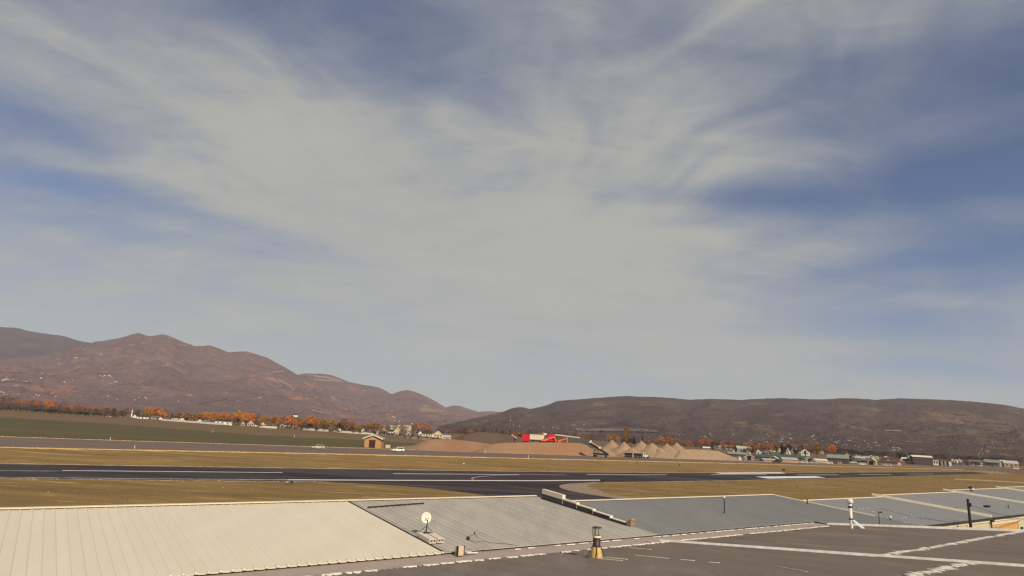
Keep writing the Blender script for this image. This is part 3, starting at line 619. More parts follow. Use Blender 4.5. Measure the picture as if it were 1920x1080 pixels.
mb = MB(); bar_uv(mb, (UB2 - .22, vp[5]), (UB2 - .22, vp[0]), .12, .06, hz, .03, (UB2, V_E)); mb.build('base_flashing', M['dark_metal'], par)
mb = MB(); a = vp[5] - V_E; mb.box(0, a - .15, hz(vp[5]) + .2, .36, .42, .30); mb.lathe([(0, 0), (.20, .02), (.22, .12), (.12, .2), (0, .22)], 8, 0, (.1, a - .25, hz(vp[5]) + .33)); mb.build('rusty_end_block', M['rust'], par)

# front building
fb = thing('front_hangar', 'brown grey ribbed metal roof of the nearest hangar, edged with white flashing', 'hangar', W3(0, V_F, 0), RUV)
U0, U1 = -9.1, 57.3; pw = .91; n = round((U1 - U0) / pw); w = (U1 - U0) / n; VL1, VL2 = 14.4, 10.6; VB = -4.0
ribs = [-w / 3 , 0, w / 3]
uC1 = 34.1
pA = panel_mesh('roof_panel', w - .006, VL2 - V_F + .0, 0, lambda v: fz(v + V_F), ribs, M['brown_roof'], .062, .035, .08, .02)
pB = panel_mesh('roof_panel', w - .006, VB - V_F, VL2 - V_F - .02, lambda v: fz(v + V_F) + .02, ribs, M['brown_roof'], .062, .035, .08, .02)
pC = panel_mesh('roof_panel', w - .006, VL1 - V_F + .0, 0, lambda v: fz(v + V_F), ribs, M['brown_roof'], .062, .035, .08, .02)
pD = panel_mesh('roof_panel', w - .006, VB - V_F, VL1 - V_F - .02, lambda v: fz(v + V_F) + .02, ribs, M['brown_roof'], .062, .035, .08, .02)
for i in range(n):
    u = U0 + w * (i + .5)
    for pm in ((pA, pB) if u < uC1 else (pC, pD)): put('roof_panel', pm, fb, (u, 0, 0))
mb = MB(); zb = fz(VB)
mb.add([(U0 + .1, -.2, -.2), (U1 - .1, -.2, -.2), (U1 - .1, -.2, fz(V_F) - .06), (U0 + .1, -.2, fz(V_F) - .06), (U0 + .1, VB - V_F + .2, -.2), (U1 - .1, VB - V_F + .2, -.2), (U1 - .1, VB - V_F + .2, zb - .06), (U0 + .1, VB - V_F + .2, zb - .06)],
       [(1, 0, 3, 2), (4, 5, 6, 7), (0, 4, 7, 3), (5, 1, 2, 6)]); mb.build('wall', M['wall_green'], fb)
# valley gutter between the two rows
mb = MB(); mb.box((U0 + U1) / 2, (V_E - V_F) / 2, 4.36, U1 - U0, V_E - V_F + .3, .06); mb.build('valley_gutter', M['valley'], fb)
def fplane(x, y): return onplane(x, y, Z_F, V_F, S_F)
# white rake flashing: lines C1 and C2 and the far edge
r = random.Random(3)
def flash_line(a, b, wid, seg, gap, h=.035, lift=.05, jit=.0, name='white_flashing', skew=0.0, mt=None):
    L_ = math.hypot(b[0] - a[0], b[1] - a[1]); n = max(1, int(L_ / seg)); wear = 0
    for i in range(n):
        wear = max(-1, min(1, wear * .7 + r.uniform(-.6, .6)))
        if r.random() < jit * (1 + 2 * max(0, wear)): continue
        t0 = (i + r.uniform(0, .10)) / n; t1 = min((i + 1.04) / n, (i + 1 - gap * r.uniform(.3, 1.8) - .12 * max(0, wear)) / n); mb = MB(); k = r.choice((1, 2, 2, 3)); j0 = r.uniform(-1, 1) * wid * .18
        for q in range(k):                    # each piece is bent and worn: up to three overlapping strips
            ta = t0 + (t1 - t0) * q / k; tb = t0 + (t1 - t0) * (q + r.uniform(.85, 1.12)) / k; f0 = 1 - 2 * q / k; f1 = 1 - 2 * (q + 1) / k; j = j0 + r.uniform(-1, 1) * wid * .12
            p = (a[0] + (b[0] - a[0]) * ta, a[1] + (b[1] - a[1]) * ta + j + skew * f0); e = (a[0] + (b[0] - a[0]) * tb, a[1] + (b[1] - a[1]) * tb + j + skew * f1)
            bar_uv(mb, p, e, wid * r.uniform(.55, 1.15) * (1 - .25 * max(0, wear)), h * r.uniform(.8, 1.2), fz, lift + .004 * q, (0, V_F), 0, .45)
        mb.build(name, mt or M['white_flash'], fb)
mb = MB(); bar_uv(mb, (uC1, VB), (uC1, V_F + .6), .36, .11, fz, .05, (0, V_F), 0, .25); mb.build('seam_cap', M['white_flash'], fb)
mb = MB(); bar_uv(mb, (U1 - .1, VB), (U1 - .1, V_F + .9), .56, .16, fz, .05, (0, V_F), 0, .25); mb.build('rake_trim', M['white_flash'], fb)
flash_line((uC1 + .3, VL1), (U1 - .3, VL1), .74, .75, .10, jit=.0, name='lap_flashing', skew=.10)
flash_line((9, VL2), (uC1 - .3, VL2), .78, .75, .12, name='lap_flashing', skew=.10)
flash_line((9, V_F - .18), (28.5, V_F - .18), .38, .95, .28, name='eave_flashing', skew=.10, jit=.08)
flash_line((28.5, V_F - .18), (55, V_F - .18), .42, .95, .12, name='eave_flashing', skew=.10, jit=.03)
flash_line((22, V_E - .32), (57, V_E - .32), .20, 1.0, .30, .03, 4.42 - fz(V_E - .32), .06, 'valley_flashing', .04)
# paint-like sealant strips beside the flue and the seams
for x0, y0, x1, y1 in ((1181, 1029, 1221, 1032.5), (1190, 1043, 1253, 1049.5), (1276, 1051.5, 1302, 1053.6), (1330, 1056.4, 1349, 1058), (1128, 1046.5, 1176, 1051), (1122, 1049.5, 1166, 1054), (1206, 1015.5, 1236, 1019), (1083, 1042.5, 1112, 1047), (1455, 1064, 1513, 1075)):
    a = fplane(x0, y0); b = fplane(x1, y1); mb = MB(); bar_uv(mb, a, b, .11 if y0 < 1060 else .05, .02, fz, .05, (0, V_F)); mb.build('sealant_strip', M['white_flash'], fb)
# white flakes on the third blue roof
mb_ = None
for x, y, w_ in ((1611, 954.6, 4), (1618, 954.2, 7), (1625.5, 953.8, 6), (1631, 953.5, 3), (1637.5, 953.3, 2), (1643.5, 952.5, 3), (1636.5, 960, 7), (1679, 960.6, 3), (1694.5, 963.5, 3.5), (1700.5, 963, 3), (1708.5, 966, 3), (1699, 971.3, 7), (1705.5, 970.8, 3), (1712.5, 970, 3), (1718, 969.6, 3), (1729, 968.6, 4), (1692.5, 971.8, 3), (1647, 959, 3), (1697, 980.6, 4), (1704.5, 980, 4)):
    u, v, z = onplane(x, y, Z_E, V_E, S_H); s_ = mpp(W3(u, v, z)) * w_
    mb = MB(); mb.box(u - UB3, v - 25.4, z + .05, s_ * .55, .16, .04, .1); mb.build('white_flake', M['white_flash'], h4)

# ------------------------------------------------------------------ things on the roofs
def roof_thing(name, label, cat, x, y, plane, group=None, rz=RUV):
    u, v, z = onplane(x, y, *plane); return thing(name, label, cat, W3(u, v, z), rz, group), (u, v, z)
HP = (Z_E, V_E, S_H); FP = (Z_F, V_F, S_F)
# flue with tan sealant cone
t, _ = roof_thing('flue_chimney', 'dark brown flue with glinting metal cap and yellow tan base on the front roof', 'chimney', 1118, 1047, FP)
mb = MB(); mb.lathe([(.38, -.12), (.37, .05), (.34, .35), (.26, .62), (.24, .70), (0, .70)], 18); mb.build('tan_base', M['tan_cone'], t, None, True)
mb = MB(); mb.lathe([(.225, .55), (.225, 1.36), (.0, 1.36)], 18); mb.build('pipe', M['flue_brown'], t, None, True)
mb = MB(); mb.lathe([(.235, 1.28), (.255, 1.28), (.255, 1.42), (.235, 1.42)], 18); mb.build('collar', M['cream'], t)
mb = MB(); mb.lathe([(.17, 1.36), (.17, 1.50), (.0, 1.5)], 14); mb.build('neck', M['dark_metal'], t)
mb = MB()
for i in range(8):
    a = i * math.pi / 4; mb.box(.25 * math.cos(a), .25 * math.sin(a), 1.68, .03, .13, .40, a)
mb.build('cap_strap', M['steel'], t)
mb = MB(); mb.lathe([(.20, 1.47), (.21, 1.88), (.0, 1.88)], 16); mb.build('inner_cap', M['steel'], t)
mb = MB(); mb.lathe([(.0, 1.86), (.29, 1.885), (.28, 1.92), (0, 1.97)], 18); mb.build('rain_cap', M['dark_metal'], t)
for a in (2.6, 4.0, .2, 5.4):
    mb = MB(); c, s_ = math.cos(a), math.sin(a); mb.tube((.24 * c, .24 * s_, .78), (.56 * c, .56 * s_, .06), .028, .028, 6); mb.box(.57 * c, .57 * s_, .04, .12, .08, .07, a); mb.build('brace', M['dark_metal'], t)
t.scale = (.86, .86, .79)
# white vent pipe
t, _ = roof_thing('vent_pipe', 'tall white vent pipe with round cap and blue white flashing at its foot', 'vent pipe', 1597, 992, FP)
mb = MB(); mb.lathe([(.125, 0), (.125, 2.2), (.0, 2.2)], 14); mb.build('pipe', M['vent_white'], t, None, True)
mb = MB(); mb.lathe([(.155, 1.62), (.175, 1.66), (.175, 1.72), (.155, 1.76)], 14); mb.build('band', M['dark_metal'], t)
mb = MB(); mb.lathe([(.15, 2.02), (.24, 2.02), (.25, 2.18), (.16, 2.30), (0, 2.34)], 14); mb.build('cap', M['vent_white'], t)
mb = MB(); mb.lathe([(.15, .72), (.17, .74), (.17, .80), (.15, .82)], 14); mb.build('storm_collar', M['dark_metal'], t)
mb = MB(); mb.hexa([(-.05, -.30, .70), (.30, -.32, .70), (.30, .16, .66), (-.05, .18, .66), (-.05, -.22, .74), (.26, -.24, .74), (.26, .16, .72), (-.05, .18, .72)])
mb = MB(); mb.hexa([(-.10, -.15, .66), (.02, -.24, .66), (.44, -.80, .14), (.04, -.74, .16), (-.08, -.12, .72), (.07, -.22, .72), (.48, -.78, .20), (.06, -.70, .22)]); mb.build('flashing_plate', M['bluewhite'], t)
# satellite dish on a tripod weighted with hollow blocks
hp = lambda u, v: W3(u, v, hz(v))
def block_mesh():
    mb = MB(); wx, ly, hzz = .43, .40, .24; t_ = .05; holes = [(-wx / 4 - .005, .0), (wx / 4 + .005, .0)]
    # shell around two cores that run along y
    mb.box(0, 0, t_ / 2, wx, ly, t_); mb.box(0, 0, hzz - t_ / 2, wx, ly, t_)
    for x in (-wx / 2 + t_ / 2, 0, wx / 2 - t_ / 2): mb.box(x, 0, hzz / 2, t_, ly - .004, hzz - 2 * t_)
    return mb
blk = block_mesh().mesh('block_shell', M['block_end'])
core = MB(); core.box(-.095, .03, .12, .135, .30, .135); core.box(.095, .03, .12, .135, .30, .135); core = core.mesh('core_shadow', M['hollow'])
places = ['front', 'second from the front', 'third from the front', 'rear']
for row, uu in ((0, 18.72), (1, 19.24)):
    for k in range(4):
        v = 31.35 + .42 * k + (0 if row == 0 else .02)
        o = put('cinder_block', blk, None, hp(uu + .02 * k, v) + Vector((0, 0, .066)), RUV)
        o.rotation_euler = (math.atan(S_H), 0, RUV)
        tag(o, f'{places[k]} hollow concrete block of the {"left" if row == 0 else "right"} row under the dish tripod', 'concrete block', 'hollow blocks weighting the dish tripod')
dt = thing('satellite_dish', 'round off white satellite dish on a dark tripod between the white and grey roofs', 'satellite dish', hp(19.05, 32.55), RUV)
mb = MB(); mb.tube((0, 0, .28), (.06, 0, 1.08), .032, .032, 10); mb.build('mast', M['dark_metal'], dt)
for dx, dy in ((-.42, .15), (.30, -.32), (.22, .42)):
    mb = MB(); mb.tube((.02, 0, .68), (dx, dy, .27), .018, .018, 6); mb.build('leg', M['dark_metal'], dt)
mb = MB(); mb.box(0, 0, .30, .5, .5, .03); mb.build('base_frame', M['dark_metal'], dt)
dish = MB(); dish.lathe([(0, 0), (.12, .012), (.22, .040), (.29, .075), (.31, .078), (.30, .058), (.22, .018), (.12, -.012), (0, -.024)], 28)
o = dish.build('dish', M['dish'], dt, (-.03, .10, 1.10), True); o.rotation_euler = (math.radians(84), 0, math.radians(-8))
mb = MB(); mb.tube((.05, .0, .98), (-.02, .08, 1.10), .045, .045, 8); mb.box(.0, .03, 1.04, .16, .05, .12); mb.build('mount', M['steel'], dt)
# sheet-metal box and yagi antenna at the valley
t, _ = roof_thing('vent_box', 'small grey sheet metal box with dark edges at the corner of the white roof', 'roof vent', 861, 1041, HP)
mb = MB(); mb.box(0, 0, .24, .34, .30, .46); mb.build('box', M['w_cream'], t)
for x in (-.19, .19): mb = MB(); mb.box(x, -.10, .24, .04, .14, .48); mb.build('edge_strip', M['dark_metal'], t)
t, _ = roof_thing('antenna', 'small dark pole antenna with side boom and slack cable next to the grey box', 'antenna', 874.5, 1037, HP)
mb = MB(); mb.tube((0, 0, 0), (.04, 0, .72), .022, .018, 8); mb.build('pole', M['steel'], t)
mb = MB(); mb.lathe([(0, .62), (.09, .66), (.10, .78), (.05, .84), (0, .85)], 10, 0, (.04, 0, 0)); mb.build('head', M['dark_metal'], t)
mb = MB(); mb.tube((.04, 0, .80), (.42, -.05, .98), .014, .012, 6); mb.tube((.42, -.05, .98), (.62, -.15, .72), .012, .012, 6); mb.tube((.40, -.05, 1.06), (.44, -.05, .90), .04, .01, 6); mb.build('boom', M['dark_metal'], t)
mb = MB(); pts = [(.05, 0, .74), (.25, -.10, .58), (.5, -.2, .55), (.8, -.28, .62), (1.3, -.36, .50), (2.2, -.5, .42), (3.0, -.6, .3)]
for a, b in zip(pts, pts[1:]): mb.tube(a, b, .013, .013, 5)
mb.build('cable', M['dark_metal'], t)
mb = MB(); mb.box(.05, -.1, .05, .34, .22, .08); mb.box(.30, -.2, .04, .5, .10, .05, -.3); mb.build('base_flashing', M['white_flash'], t)
def pole(label, x, y, plane, h, r0, cap=None, name='vent_pole', cat='vent pole', extra=None, mt='dark_metal'):
    t, p = roof_thing(name, label, cat, x, y, plane); mb = MB(); mb.tube((0, 0, -.05), (0, 0, h), r0, r0 * .85, 10); mb.build('pole', M[mt], t)
    if cap: mb = MB(); mb.lathe([(r0, h - .05), (r0 * 2.1, h), (r0 * 2.0, h + .09), (0, h + .16)], 10); mb.build('cap', M[cap], t)
    if extra: extra(t, h)
    return t
pole('thin dark vent pole with pale cap on the smooth blue grey roof', 1358.5, 962, HP, 1.30, .055, 'cream')
pole('short dark vent pole on the seam where two blue grey roofs meet', 1514, 946, HP, .62, .06)
def arm(t, h):
    mb = MB(); mb.tube((0, 0, h), (.55, -.1, h - .10), .03, .02, 6); mb.box(.28, -.05, h - .02, .3, .10, .1); mb.build('arm', M['dark_metal'], t)
    mb = MB(); mb.tube((0, 0, h - .35), (.36, -.06, h - .08), .015, .015, 5); mb.build('brace', M['steel'], t)
pole('dark antenna pole with a short side arm behind the white roof edge', 1649.5, 987, FP, 1.15, .035, None, 'antenna_pole', 'antenna', arm)
t, _ = roof_thing('ball_vent', 'tiny white ball vent beside the side arm antenna', 'roof vent', 1669.5, 976.5, HP)
mb = MB(); mb.tube((0, 0, 0), (-.02, 0, .28), .05, .05, 8); mb.build('stem', M['dark_metal'], t)
mb = MB(); mb.lathe([(0, .2), (.10, .24), (.14, .34), (.10, .44), (0, .48)], 10, 0, (.06, 0, 0)); mb.build('ball', M['vent_white'], t)
t, _ = roof_thing('turbine_vent', 'white ball ventilator with dark hood near the far roof ridge', 'roof vent', 1822, 921.5, HP)
mb = MB(); mb.tube((0, 0, 0), (0, 0, .2), .18, .18, 10); mb.build('stem', M['dark_metal'], t)
mb = MB(); mb.lathe([(0, .15), (.28, .2), (.36, .42), (.28, .62), (0, .7)], 14, 0, (.08, 0, 0)); mb.build('ball', M['vent_white'], t, None, True)
mb = MB(); mb.lathe([(.36, .52), (.34, .70), (0, .86)], 12, 0, (-.05, .08, 0)); mb.build('hood', M['dark_metal'], t)
t, _ = roof_thing('round_vent', 'small round dark vent on the pale roof seam left of the tall pole', 'roof vent', 1792, 957, HP)
mb = MB(); mb.lathe([(.14, 0), (.20, .12), (.18, .30), (0, .36)], 10); mb.build('hood', M['dark_metal'], t)
t, _ = roof_thing('ridge_vent', 'flat black bar shaped vent on the blue grey roof above the orange door', 'roof vent', 1851, 951.5, HP)
mb = MB(); mb.box(0, 0, .15, 1.35, .4, .22); mb.build('hood', M['black'], t); mb = MB(); mb.box(0, 0, .03, 1.2, .3, .08); mb.build('curb', M['steel'], t)
t, _ = roof_thing('roof_antenna', 'thin dark roof antenna near the eave at the right edge', 'antenna', 1891, 953, HP)
mb = MB(); mb.tube((0, 0, 0), (0, 0, .5), .03, .03, 6); mb.build('pole', M['dark_metal'], t)
mb = MB(); mb.tube((-.9, 0, .2), (.25, 0, .26), .03, .02, 6); mb.box(.2, 0, .1, .16, .1, .1); mb.build('boom', M['dark_metal'], t)
# alley between front building and the last hangars: tall pole, wall posts, door
d = ray(1818, 968); tt_ = 24.3 / float(d[:2] @ EV); Pp = Vector((d[0] * tt_, d[1] * tt_, 0)); d2 = ray(1818, 937); top_z = CAM[2] + d2[2] * math.hypot(Pp.x, Pp.y) / math.hypot(d2[0], d2[1])
up_ = thing('utility_pole', 'tall dark utility pole standing in front of the pale green hangar wall', 'pole', Pp, RUV)
mb = MB(); mb.tube((0, 0, -.2), (0, 0, top_z), .17, .12, 10); mb.build('shaft', M['dark_metal'], up_)
mb = MB(); mb.lathe([(.15, top_z), (.10, top_z + .06), (0, top_z + .08)], 8); mb.box(0, -.2, top_z - .5, .12, .12, .35); mb.build('top_fitting', M['black'], up_)
def wall_pt(x, y, vw=25.4 + .25):      # point of a pixel on the hangar wall plane
    d = ray(x, y); t = vw / float(d[:2] @ EV); Q = CAM + d * t; return float(Q[:2] @ EU), float(Q[2])
for x, w_ in ((1792.5, .10), (1814, .5)):
    u, z = wall_pt(x, 985); mb = MB(); mb.box(u - UB3, .20, 2.0, w_ if w_ < .3 else .25, .12, 4.0); mb.build('downspout', M['steel'] if w_ < .3 else M['cream'], h4)
ua, _ = wall_pt(1858, 985); ub, _ = wall_pt(1907, 985); _, zt = wall_pt(1880, 974)
mb = MB(); mb.box((ua + ub) / 2 - UB4, .20, 1.65, ub - ua, .10, 3.3); mb.build('door', M['orange_door'], h5)
mb = MB(); mb.box(ua - UB4 - .1, .16, 1.75, .16, .16, 3.5); mb.box(ub - UB4 + .1, .16, 1.75, .16, .16, 3.5); mb.box((ua + ub) / 2 - UB4, .16, 3.42, ub - ua + .3, .16, .16); mb.build('door_frame', M['cream'], h5)
u, z = wall_pt(1914, 984); mb = MB(); mb.box(u - UB4, .18, 1.3, .7, .12, 2.6); mb.build('side_door', M['dark_metal'], h5)
u, z = wall_pt(1854.5, 977); mb = MB(); mb.tube((u - UB4, .05, 0), (u - UB4, .05, z), .07, .07, 8); mb.box(u - UB4 + .1, -.05, z + .06, .5, .3, .14); mb.build('wall_lamp', M['dark_metal'], h5)
u, z = wall_pt(1861, 992); mb = MB(); mb.lathe([(0, 1.1), (.16, 1.1), (.16, 0)], 8, 0, (u - UB4, -.5, 0)); mb.build('bollard', M['rust'], h5)
def wire(label, a, b, sag, r0=.022):
    mb = MB(); a = Vector(a); b = Vector(b); n = 12; pts = [a.lerp(b, i / n) - Vector((0, 0, sag * 4 * (i / n) * (1 - i / n))) for i in range(n + 1)]
    for p, q in zip(pts, pts[1:]): mb.tube(p, q, r0, r0, 5, caps=False)
    return tag(mb.build('overhead_wire', M['dark_metal']), label, 'wire')
top = Pp + Vector((0, 0, top_z - .4))
u, z = wall_pt(1906, 962); wire('overhead wire from the tall dark pole to the hangar eave at right', top, W3(u, 25.2, hz(25.4) - .2), .35)
u2, z2 = wall_pt(1828, 993); wire('diagonal wire crossing the pale green wall above the orange door', W3(u2, 25.0, max(z2, 1.2)), W3(u, 25.0, hz(25.4) - .5), .1)
wire('dark slack cable from the side arm antenna to the tall pole', W3(*onplane(1652, 966, Z_E, V_E, S_H)[:2], 5.2), Pp + Vector((0, 0, 4.2)), .3, .018)

# ------------------------------------------------------------------ brick hut, cars, trucks and machines
def gpt(x, y): return Vector(tuple(float(c) for c in at(x, y, 0)))
def yaw_to_cam(P, extra=0.0): return -math.atan2(P[0], P[1]) + extra      # local -Y looks back at the camera
def gable(t, w, d, hw, hr, wallm, roofm, ov=.35, front=True, name='roof', th=.22):
    """front gable: ridge along local y; else ridge along local x. Local front is -Y, origin at the middle of the front base"""
    b = MB()
    if front:
        b.add([(-w / 2, 0, -.3), (w / 2, 0, -.3), (w / 2, 0, hw), (0, 0, hr - .02), (-w / 2, 0, hw), (-w / 2, d, -.3), (w / 2, d, -.3), (w / 2, d, hw), (0, d, hr - .02), (-w / 2, d, hw)],
              [(0, 1, 2, 3, 4), (6, 5, 9, 8, 7), (1, 6, 7, 2), (5, 0, 4, 9)]); b.build('wall', wallm, t)
        k = (hr - hw) / (w / 2); r_ = MB()
        for s_ in (-1, 1):
            xe = s_ * (w / 2 + ov); ze = hw - k * ov
            r_.hexa([(0, -ov, hr), (xe, -ov, ze), (xe, d + ov, ze), (0, d + ov, hr), (0, -ov, hr + th), (xe, -ov, ze + th), (xe, d + ov, ze + th), (0, d + ov, hr + th)])
        return r_.build(name, roofm, t)
    b.add([(-w / 2, 0, -.3), (w / 2, 0, -.3), (w / 2, 0, hw), (-w / 2, 0, hw), (-w / 2, d, -.3), (w / 2, d, -.3), (w / 2, d, hw), (-w / 2, d, hw), (-w / 2, d / 2, hr - .02), (w / 2, d / 2, hr - .02)],
          [(0, 1, 2, 3), (5, 4, 7, 6), (1, 5, 6, 9, 2), (4, 0, 3, 8, 7)]); b.build('wall', wallm, t)
    k = (hr - hw) / (d / 2); r_ = MB()
    for s_ in (-1, 1):
        ye = d / 2 + s_ * (d / 2 + ov); ze = hw - k * ov
        r_.hexa([(-w / 2 - ov, d / 2, hr), (w / 2 + ov, d / 2, hr), (w / 2 + ov, ye, ze), (-w / 2 - ov, ye, ze), (-w / 2 - ov, d / 2, hr + th), (w / 2 + ov, d / 2, hr + th), (w / 2 + ov, ye, ze + th), (-w / 2 - ov, ye, ze + th)])
    return r_.build(name, roofm, t)
def panel(t, name, x, z, w, h, mt, y=-.06, d=.12):
    mb = MB(); mb.box(x, y, z, w, d, h); return mb.build(name, mt, t)

P = gpt(698, 839.6); k = mpp(P)
t = thing('brick_hut', 'small orange brick hut with cream gable edges and brown door by the far road', 'hut', P, yaw_to_cam(P, -.16))
w = 31 * k; hw = 17.5 * k; gable(t, w, 8.5, hw, hw + 6.2 * k, M['brick'], M['hut_roof'], .75, True, th=.16)
for s_ in (-1, 1):
    mb = MB(); sl = 6.2 * k / (w / 2); xe = s_ * (w / 2 + .85); ze = hw - sl * .85; top_ = hw + 6.2 * k
    mb.hexa([(0, -.98, top_ - .22), (xe, -.98, ze - .22), (xe, -.78, ze - .22), (0, -.78, top_ - .22), (0, -.98, top_ + .26), (xe, -.98, ze + .26), (xe, -.78, ze + .26), (0, -.78, top_ + .26)]); mb.build('fascia', M['cream'], t)
panel(t, 'door', -1.0 * k, 6.6 * k, 11.5 * k, 13.2 * k, M['door_brown']); panel(t, 'lintel', -1.0 * k, 13.7 * k, 13 * k, 1.0 * k, M['door_brown'], -.08, .16)
mb = MB(); mb.add([(-w * .22, -.06, hw + .35), (w * .22, -.06, hw + .35), (0, -.06, hw + 5.0 * k), (-w * .22, .06, hw + .35), (w * .22, .06, hw + .35), (0, .06, hw + 5.0 * k)], [(0, 1, 2), (3, 5, 4), (0, 3, 4, 1), (1, 4, 5, 2), (2, 5, 3, 0)]); mb.build('gable_vent', M['cream'], t)
P = gpt(727, 840); t = thing('utility_box', 'low cream utility cabinet beside the brick hut', 'cabinet', P, yaw_to_cam(P)); panel(t, 'cabinet', 0, .62, 2.1, 1.3, M['w_cream'], .5, 1.0); panel(t, 'lid', 0, 1.32, 2.3, .1, M['w_white'], .5, 1.15)

def car(name, label, P, rz, paint, Lc=4.7, Hc=1.62, suv=True, cat='car', group=None):
    t = thing(name, label, cat, P, rz, group); wd = .92
    low = [(-Lc / 2, .38), (-Lc / 2, .78), (-Lc / 2 + .12, .92), (-Lc * .20, 1.0), (Lc / 2 - .10, 1.02), (Lc / 2, .85), (Lc / 2, .38), (Lc / 2 - .15, .28), (-Lc / 2 + .15, .28)]
    mb = MB(); mb.prism(low, -wd, wd); b = mb.build('body', M[paint], t)
    x0, x1, x2, x3 = -Lc * .22, -Lc * .06, Lc * (.40 if suv else .22), Lc * (.47 if suv else .40); c = MB(); zi = .70
    c.hexa([(x0, -wd + .02, 1.0), (x3, -wd + .02, 1.0), (x3, wd - .02, 1.0), (x0, wd - .02, 1.0), (x1, -zi, Hc), (x2, -zi, Hc), (x2, zi, Hc), (x1, zi, Hc)]); c.build('cabin', M[paint], t)
    def slant(xa, xb): return xa, xb
    for s_ in (-1, 1):
        g_ = MB(); f0, f1 = .12, .84
        def pt(xb, xt, f_): return (xb + (xt - xb) * f_, s_ * ((wd - .02) + (zi - wd + .02) * f_ + .012), 1.0 + (Hc - 1.0) * f_)
        a_, b_, c_, d_ = pt(x0 + .28, x1 + .10, f0), pt(x3 - .2, x2 - .1, f0), pt(x3 - .2, x2 - .1, f1), pt(x0 + .28, x1 + .10, f1); g_.add([a_, b_, c_, d_], [(0, 1, 2, 3) if s_ < 0 else (3, 2, 1, 0)]); g_.build('side_window', M['glass'], t)
    for xb, xt, nm, sg in ((x0, x1, 'windscreen', -1), (x3, x2, 'rear_window', 1)):
        g_ = MB(); f0, f1 = .10, .88
        q = [(xb + (xt - xb) * f_ + sg * .012, y * ((wd - .1) + (zi - wd) * f_), 1.0 + (Hc - 1.0) * f_) for f_, y in ((f0, -1), (f0, 1), (f1, 1), (f1, -1))]; g_.add(q, [(0, 1, 2, 3) if sg > 0 else (3, 2, 1, 0)]); g_.build(nm, M['glass'], t)
    for x in (-Lc * .31, Lc * .30):
        for y in (-1, 1):
            q = MB(); q.tube((x, y * (wd - .2), .34), (x, y * (wd + .02), .34), .34, .34, 14); wl = q.build('wheel', M['tyre'], t)
            q = MB(); q.tube((x, y * (wd + .0), .34), (x, y * (wd + .035), .34), .21, .19, 10); q.build('rim', M['rim'], wl)
    for y in (-.62, .62):
        q = MB(); q.box(-Lc / 2 - .01, y, .74, .06, .34, .16); q.build('headlight', M['lamp'], t)
        q = MB(); q.box(Lc / 2 + .01, y, .80, .06, .26, .22); q.build('tail_light', M['car_red'], t)
    return t
RD = RUV
car('car', 'silver hatchback driving on the far road in front of the green field', gpt(595, 841.6), RD + .07, 'car_silver', 5.1, 1.6)
car('car', 'white sport utility car on the far road right of the brick hut', gpt(745, 846.6), RD + .07, 'car_white', 5.6, 1.85)

# double trailer truck at the foot of the gravel heaps
P = gpt(1190, 858.3); k = mpp(P); t = thing('truck', 'truck with two dark open trailers parked below the pointed gravel heaps', 'truck', P, yaw_to_cam(P, -.03))
for x0, x1 in ((-19, -4), (-2, 14.5)):
    a, b = x0 * k, x1 * k; mb = MB(); mb.prism([(a, 1.2), (b, 1.2), (b - .2, 2.6), (a + .2, 2.6)], -1.2, 1.2); tr = mb.build('trailer', M['black'], t)
    mb = MB(); mb.box((a + b) / 2, 0, 2.68, b - a - .2, 2.5, .16); mb.build('top_rail', M['w_cream'], tr)
    mb = MB(); mb.box((a + b) / 2, 0, 1.05, b - a, .9, .2); mb.build('chassis', M['steel'], tr)
    for x in (a + .7, a + 1.8, b - 1.8, b - .7):
        q = MB(); q.tube((x, -1.25, .5), (x, 1.25, .5), .5, .5, 12); q.build('wheel', M['tyre'], t)
mb = MB(); mb.prism([(15.5 * k, .9), (25 * k, .9), (25 * k, 1.9), (21 * k, 2.1), (20 * k, 3.0), (15.5 * k, 3.0)], -1.15, 1.15); mb.build('cab', M['c_white'], t)
mb = MB(); mb.box(21.5 * k, 0, 2.45, .5, 2.1, .7); mb.box(18 * k, -1.16, 2.4, 2.6 * k, .06, .7); mb.build('window', M['glass'], t)
for x in (17 * k, 23.6 * k): q = MB(); q.tube((x, -1.2, .5), (x, 1.2, .5), .5, .5, 12); q.build('wheel', M['tyre'], t)
mb = MB(); mb.box(26.3 * k, 0, 1.1, 1.6 * k, 2.0, 1.4); mb.build('bumper', M['black'], t)

# machines on the flat top of the long earth mound
def deck(x, y, run=24):                 # point on the mound plateau under a pixel column
    yb = np.interp(x, [905, 945, 1000, 1050, 1085, 1120], [848.4, 849.8, 851.5, 853, 854, 855.4]); B = at(x, yb, 0); hd = math.hypot(B[0], B[1]) + run; d = ray(x, y); k = hd / math.hypot(d[0], d[1]); return Vector((d[0] * k, d[1] * k, CAM[2] + d[2] * k))
def mthing(name, label, cat, x, y, run=24, ex=0.0):
    P = deck(x, y, run); return thing(name, label, cat, P, yaw_to_cam(P, ex)), mpp(P)
t, k = mthing('red_container', 'tall crimson container box at the left end of the machines', 'container', 985.5, 829, 26)
mb = MB(); mb.box(0, 1.5, 8.6 * k, 13.5 * k, 3, 13.5 * k); mb.build('box', M['red'], t)
for i in range(6): panel(t, 'rib', (-5.6 + i * 2.24) * k, 8.6 * k, .25 * k, 12.6 * k, M['red'], -.05, .12)
panel(t, 'top_rail', 0, 15.6 * k, 14.2 * k, .8 * k, M['car_red'], 1.4, 3.2)
mb = MB(); mb.box(0, 1.5, .9 * k, 12 * k, 2.4, 1.8 * k); mb.build('skid', M['dark_metal'], t)
t, k = mthing('office_trailer', 'long cream site trailer between the two red machines', 'trailer', 1006.5, 828.5, 28)
mb = MB(); mb.box(0, 1.6, 8.3 * k, 27 * k, 3.2, 8.6 * k); mb.build('body', M['c_white'], t)
